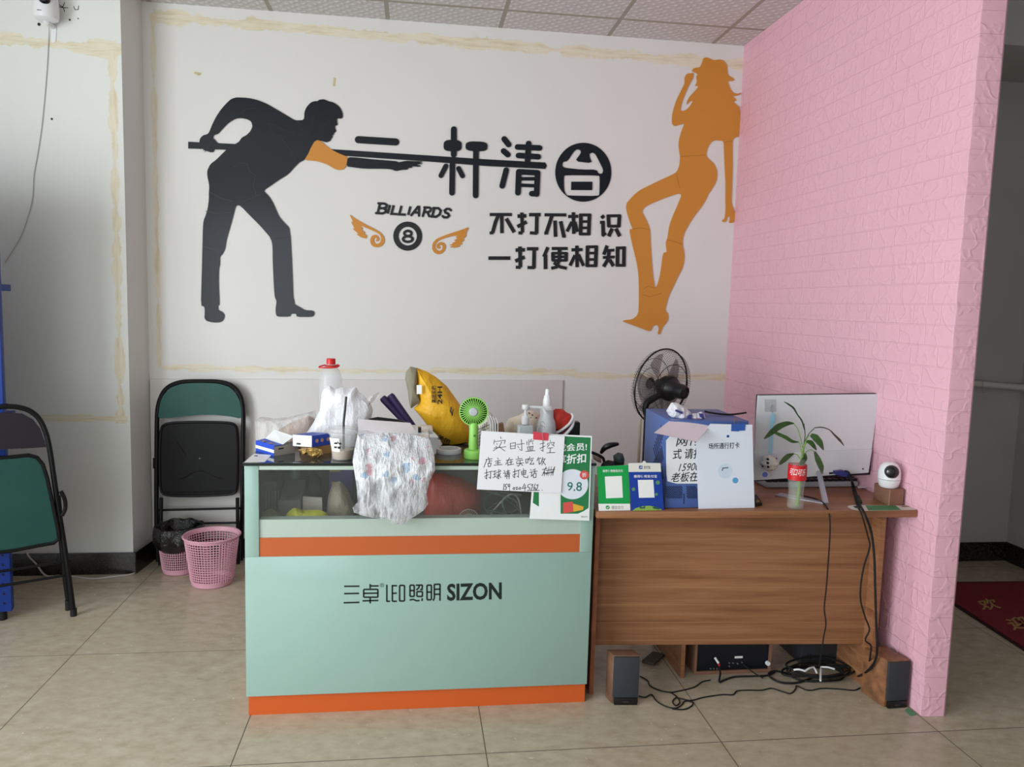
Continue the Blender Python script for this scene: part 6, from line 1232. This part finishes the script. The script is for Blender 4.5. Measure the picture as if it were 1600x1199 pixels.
for sgn in (0, 1):
    p = tl(106, 938, .09); p = mir(p) if sgn else p; part('foot_cap', MB().tube([Vector((p.x, p.y, 0.001)), Vector((p.x, p.y, max(.03, p.z)))], .0125, 12), 'black_rubber', ch)
half = [tl(u, v, -.012) for u, v in ((20, 714), (45, 711.5), (58, 715), (67, 726), (74, 748), (83, 790), (91, 830), (92, 842), (84, 849), (60, 853), (25, 860))]
outl_ = half+[mir(p) for p in half[::-1]]
part('seat', MB().prism(outl_, nrm*.026), 'seat_green', ch, label='green padded seat')
part('seat_rim', MB().tube(outl_, .0085, 8, True), 'black_steel', ch)
half = [tl(u, v, .004) for u, v in ((10, 645), (35, 647), (52, 656), (63, 670), (70, 690), (72, 699), (40, 701), (10, 702))]
part('backrest', MB().prism(half+[mir(p) for p in half[::-1]], nrm*.014), 'back_plum', ch, label='dark plum backrest')
# chair against the back wall, seen from behind
yk_ = 4.425; kf = lambda d=0: onY(yk_+d)
ch = thing('folding_chair', 'folded chair with green backrest and black seat underside against the white wall', 'chair', hit(312, 878, 1, yk_))
ch.location.z = 0
fr = [(247, 880), (245, 840), (244.5, 760), (245, 690), (246, 645), (251, 622), (262, 606), (282, 597.5), (312, 596), (344, 597), (364, 604), (376, 620), (380, 645), (380, 690), (379, 760), (377.5, 840), (376.5, 876)]
pts = crv([kf()(*q) for q in fr], 5)
pts[0].z = .006; pts[-1].z = .006
part('back_frame', MB().tube(pts, .0125, 10), 'black_steel', ch)
bk = [(246.5, 654), (247, 640), (253, 621), (265, 606), (285, 599.5), (312, 598.5), (342, 599.5), (361, 606), (373, 622), (378, 640), (378, 655), (360, 651), (335, 648.5), (312, 648.5), (288, 650.5), (266, 653.5)]
part('backrest', MB().prism([kf(-.008)(*q) for q in smooth2(bk, 1)], (0, .016, 0)), mat('back_green', (22, 82, 74), .5, noise_amt=.05, noise_scale=8), ch, label='green backrest')
su = smooth2([(251, 668), (262, 661), (310, 659.5), (362, 660.5), (371, 668), (372.5, 720), (371, 766), (364, 773), (310, 775.5), (258, 775), (250.5, 766), (249, 715)], 2)
part('seat', MB().prism([kf(-.012)(*q) for q in su], (0, .022, 0)), 'seat_under', ch)
part('seat_rim', MB().tube([kf(-.012)(*q) for q in su], .0075, 8, True), 'black_steel', ch)
for L in ([(275, 689), (291, 712)], [(278, 749), (286, 748), (311, 736), (338, 747), (347, 747)], [(258, 769), (310, 769), (364, 767)]): part('pressed_rib', MB().tube(crv([kf(-.0125)(*q) for q in L], 4), .0035, 6), 'black_plastic', ch)
part('rivet', MB().lathe([(0, .002), (.003, .001), (.003, 0)], n=8, M=Matrix.Translation(kf(-.0125)(312, 716.5)) @ FRONT), 'steel', ch)
for v0, v1 in ((797.5, 794.5), (819, 817)): part('stretcher', MB().tube([kf()(246, v0), kf()(378, v1)], .0065, 8), 'black_steel', ch)
for u, v in ((241.5, 724), (381, 712)): part('hinge', MB().tube([kf()(u, v-8), kf()(u, v+8)], .009, 8), 'black_steel', ch)
for (a, b_, c, d) in ((252, 778, 250, 878), (371, 778, 372, 872)):
    p = kf(-.055)(c, d); p.z = .002; part('front_leg', MB().tube([kf(-.02)(a, b_), p], .010, 10), 'black_steel', ch)
# waste baskets
mat('basket_pink', (214, 160, 176), .45)
def basket(label, c, r0, r1, h):
    t = thing('waste_basket', label, 'waste basket', c, 'pink waste baskets')
    rad = lambda z: r0+(r1-r0)*z/h
    Mz_ = Matrix.Translation((c.x, c.y, 0))
    part('base', MB().lathe([(0, .001), (r0-.004, .001), (r0, .005), (rad(.028), .028), (rad(.028)-.003, .028), (r0-.006, .008), (0, .006)], n=48, M=Mz_), 'basket_pink', t)
    mb = MB(); nv = 54
    for k in range(nv):
        a = 2*math.pi*k/nv; mb.tube([(c.x+rad(z)*math.cos(a), c.y+rad(z)*math.sin(a), z) for z in (.022, h-.012)], .0022, 4, cap=False)
    nr = int((h-.04)/.0125)
    for i in range(nr):
        z = .030+(h-.05)*i/(nr-1); mb.tube([(c.x+rad(z)*math.cos(2*math.pi*k/40), c.y+rad(z)*math.sin(2*math.pi*k/40), z) for k in range(40)], .0021, 4, True)
    part('lattice_wall', mb, 'basket_pink', t)
    part('rim', MB().lathe([(rad(h-.022), h-.022), (rad(h)+.002, h-.006), (rad(h)+.009, h-.006), (rad(h)+.010, h-.002), (rad(h)+.006, h+.002), (rad(h)-.001, h), (rad(h-.022)-.003, h-.022)], n=48, M=Mz_), 'basket_pink', t)
    return t
c = hit(332, 912, 2, 0); c = Vector((hit(332, 912, 1, 4.085).x, 4.085, 0)); zr_ = hit(332, 835, 1, 4.085).z
bcx = c.x; basket('empty pink lattice waste basket in front of the folded chair', c, .103, .136, zr_)
c = Vector((hit(282, 895, 1, 4.27).x-.005, 4.275, 0)); zr2 = hit(282, 822, 1, 4.27).z
basket('pink waste basket with a black bag, behind the empty one', c, .085, .112, zr2-.02)
wrinkle('bin_bag', (18, 18, 20), 1, .22, .9, 26, .6)
Rr = .118
mb = MB(); prof_ = [(.094, .12), (.118, zr2-.10), (.132, zr2-.08), (.133, zr2-.04), (.130, zr2-.008), (.122, zr2+.008), (.108, zr2-.002), (.098, zr2-.05), (.085, .06), (.05, .045), (0, .04)]
mb.lathe(prof_, c.x, c.y, 56)
for v in mb.bm.verts:
    r_ = (v.co.xy-Vector((c.x, c.y))).length
    if v.co.z > zr2-.13 and r_ > .1: v.co += noise.noise_vector(v.co*22)*.011; 
for v in mb.bm.verts:
    if v.co.y > 4.392: v.co.y = 4.392
    d_ = v.co.xy-Vector((bcx, 4.085))
    if d_.length < .147: v.co.xy = Vector((bcx, 4.085))+d_.normalized()*.147
solo('bin_bag', mb, 'bin_bag', 'black plastic bag lining the rear pink waste basket', 'bin bag')
# white cable on the floor
pts = [hit(40, 862, 1, YL-.016), hit(47, 872, 1, YL-.016), hit(56, 881, 1, YL-.02), fl(75, 898, .005)+Vector((0, -.02, 0)), fl(97, 899.5, .005), fl(120, 902, .005), fl(148, 904.5, .005), fl(180, 901, .005), fl(207, 897, .005), fl(221, 887, .005), fl(230, 880, .005), fl(238, 875, .005)]
solo('white_cable', MB().tube(crv(pts, 6), .0045, 8), mat('cable_white', (190, 184, 178), .5), 'white cable lying along the left baseboard', 'cable')
# security camera on the left wall
yw = YL-.075; sc = thing('security_camera', 'white security camera with dark lens on the upper left wall', 'camera', hit(83, 55, 1, YL))
part('wall_plate', MB().prism([onY(YL-.004)(*q) for q in smooth2([(79, 36), (88, 36), (87.5, 64), (85, 66.5), (81, 66.5), (79.5, 64)], 1)], (0, .0035, 0)), 'white_plastic', sc)
part('bracket', MB().tube(crv([hit(73, 30, 1, yw), hit(74, 36, 1, yw+.02), hit(80, 40, 1, YL-.02), hit(83, 42, 1, YL-.004)], 5), [.016]*5+[.013]*5+[.012]*6, 10), 'white_plastic', sc)
c = hit(72, 14, 1, yw); kk = yw/FPX
part('camera_body', MB().lathe([(0, -.058), (.038, -.056), (.052, -.048), (.056, -.03), (.057, .0), (.055, .03), (.05, .065), (.04, .085), (0, .09)], c.x, c.y, 32, Matrix.Translation((0, 0, c.z))), 'white_plastic', sc)
part('lens', MB().lathe([(0, .016), (.016, .014), (.024, .006), (.027, -.004)], n=24, M=Matrix.Translation(hit(69, -2, 1, yw-.05)) @ FRONT), 'lens_black', sc)
mb = MB(); mb.strokes([[(58, 15), (64, 15.6)]], 1.1, onY(yw-.0575), (0, .004, 0)); part('mark', mb, 'grey_ink', sc)
part('cord', MB().tube(crv([hit(77, 38, 1, YL-.02), hit(76, 60, 1, YL-.006), hit(74, 100, 1, YL-.005), hit(70, 150, 1, YL-.005), hit(65, 200, 1, YL-.005), hit(59, 240, 1, YL-.005), hit(53, 275, 1, YL-.005), hit(51, 310, 1, YL-.005), hit(42, 345, 1, YL-.005), hit(30, 375, 1, YL-.005), hit(8, 410, 1, YL-.005)], 6), .0017, 6), mat('cord_grey', (164, 164, 160), .5), sc)
# ------------------------------------------------------------------ hall on the right
t = thing('wall_pipe', 'white horizontal pipe on the dim hall wall beyond the pink partition', 'pipe', hit(1560, 603, 1, YH-.045))
a, b_ = hit(1500, 598, 1, YH-.045), hit(1610, 606.5, 1, YH-.045); b_.x = min(b_.x, XR-.004)
part('tube', MB().tube([a, b_], .019, 14), mat('pipe_white', (206, 206, 202), .4), t)
part('bracket', MB().box(b_.x-.02, b_.x+.002, YH-.066, YH-.001, b_.z-.024, b_.z+.024), 'pipe_white', t)
hk = hit(1535, 602, 1, YH-.066)
part('wire_hook', MB().tube(crv([hk+up(.03), hk+up(.0)+Vector((0, -.004, 0)), hk-up(.03), hk-up(.045)+Vector((.015, 0, 0)), hk-up(.035)+Vector((.03, 0, 0))], 4), .002, 6), 'steel', t)
mat('mat_red', (122, 26, 40), .9, noise_amt=.12, noise_scale=120, bump=.3, bscale=400); mat('mat_edge', (50, 22, 26), .9); mat('mat_gold', (170, 138, 84), .9)
t = thing('door_mat', 'dark red mat with gold characters on the hall floor', 'mat', (3.2, 3.2, 0))
m0, m1, m2 = hit(1497, 913, 2, 0), hit(1497, 951, 2, 0), hit(1600, 1018, 2, 0)
ed = (m2-m1).normalized(); q1 = m1-ed*0.36; q2 = m1+ed*1.1
Q4 = [q1, q2, Vector((XR-.03, q2.y+.05, 0)), Vector((XR-.03, m0.y, 0))]
part('mat_edge', MB().prism([p+up(.0005) for p in Q4], up(.006)), 'mat_edge', t)
cen_ = sum((p for p in Q4), Vector())/4
part('pile', MB().prism([cen_+(p-cen_)*.965+up(.0067) for p in Q4], up(.004)), 'mat_red', t)
mz = onZ(.0112); mb = MB(); mb.text('欢迎', quad((1524, 939), (1580, 927), (1612, 950), (1548, 963), mz), (0, 0, 0), .02)
mb = MB(); mb.text('欢', quad((1525, 938), (1552, 934), (1566, 951), (1536, 955), mz), (0, 0, 0), .02); part('lettering', mb, 'mat_gold', t)
mb = MB(); mb.text('迎', quad((1568, 967), (1598, 962), (1616, 980), (1584, 986), mz), (0, 0, 0), .02); part('lettering', mb, 'mat_gold', t)
# ------------------------------------------------------------------ sub-parts: hang small pieces on the part that carries them
def base(o): return o.name.split('.')[0]
SUBS = {'display_counter': {'lettering': 'cabinet', 'top_edge': 'glass_top'}, 'glass_bottle': {'lettering': 'label'}, 'poster': {'figures': 'circle', 'badge_character': 'badge'},
        'payment_card': {'tick': 'emblem', 'trees': 'hill'}, 'handheld_fan': {'switch': 'handle', 'hub': 'front_grille'}, 'security_camera': {'lens': 'lens_ring', 'mark': 'camera_body'},
        'folding_chair': {'seat_rim': 'seat', 'pressed_rib': 'seat', 'rivet': 'seat'}, 'door_mat': {'lettering': 'pile'}, 'amplifier': {'label': 'rear_panel', 'knob': 'rear_panel', 'socket': 'rear_panel'},
        'monitor': {'port': 'lower_shell', 'screw_hole': 'lower_shell', 'sticker': 'lower_shell', 'stand_foot': 'stand_leg'}, 'computer_case': {'front_vent': 'case_body', 'side_vent': 'case_body'},
        'speaker': {'badge': 'foot_panel'}, 'paper_bag': {'lettering': 'bag_body', 'label': 'bag_body', 'stripe': 'bag_body'}, 'drink_cup': {'print': 'sticker', 'sticker': None},
        'hanging_charm': {'spot': 'ball', 'tassel': 'ball', 'hook': 'hook_pad', 'ribbon_tail': 'ribbon'}, 'video_cable': {'ferrite': 'wire'}, 'audio_cable': {'plug_tip': 'plug'},
        'office_desk': {'screw': 'front_panel'}, 'pedestal_fan': {'rim': 'rear_cage'}, 'waste_basket': {'rim': 'lattice_wall'}, 'tissue_box': {'print': 'carton'}, 'name_card': {'print': 'card'},
        'canvas_shoe': {'rib': 'upper', 'mesh': 'upper'}, 'clog_shoe': {'hole': 'upper'}, 'notice_sheet': {'heading': 'sheet', 'mark': 'disc'}, 'power_box': {'hole': 'box_body'}, 'snack_wrapper': {'print': 'wrapper'},
        'navy_box': {'panel': 'box_body'}, 'mini_fan': {'hub': 'cage'}, 'tray': {}, 'handwritten_sign': {'handwriting': 'paper'}, 'desk_sticker': {'dark_mark': 'strip', 'green_field': 'strip'}, 'wall_decal': {'seam': 'figure', 'digit': 'ring'}}
for root in [o for o in COL.objects if o.parent is None and base(o) in SUBS]:
    kids = {}
    for c_ in root.children: kids.setdefault(base(c_), c_)
    for c_ in list(root.children):
        tgt = SUBS[base(root)].get(base(c_))
        if tgt and tgt in kids and kids[tgt] is not c_: c_.parent = kids[tgt]
bpy.context.view_layer.update()
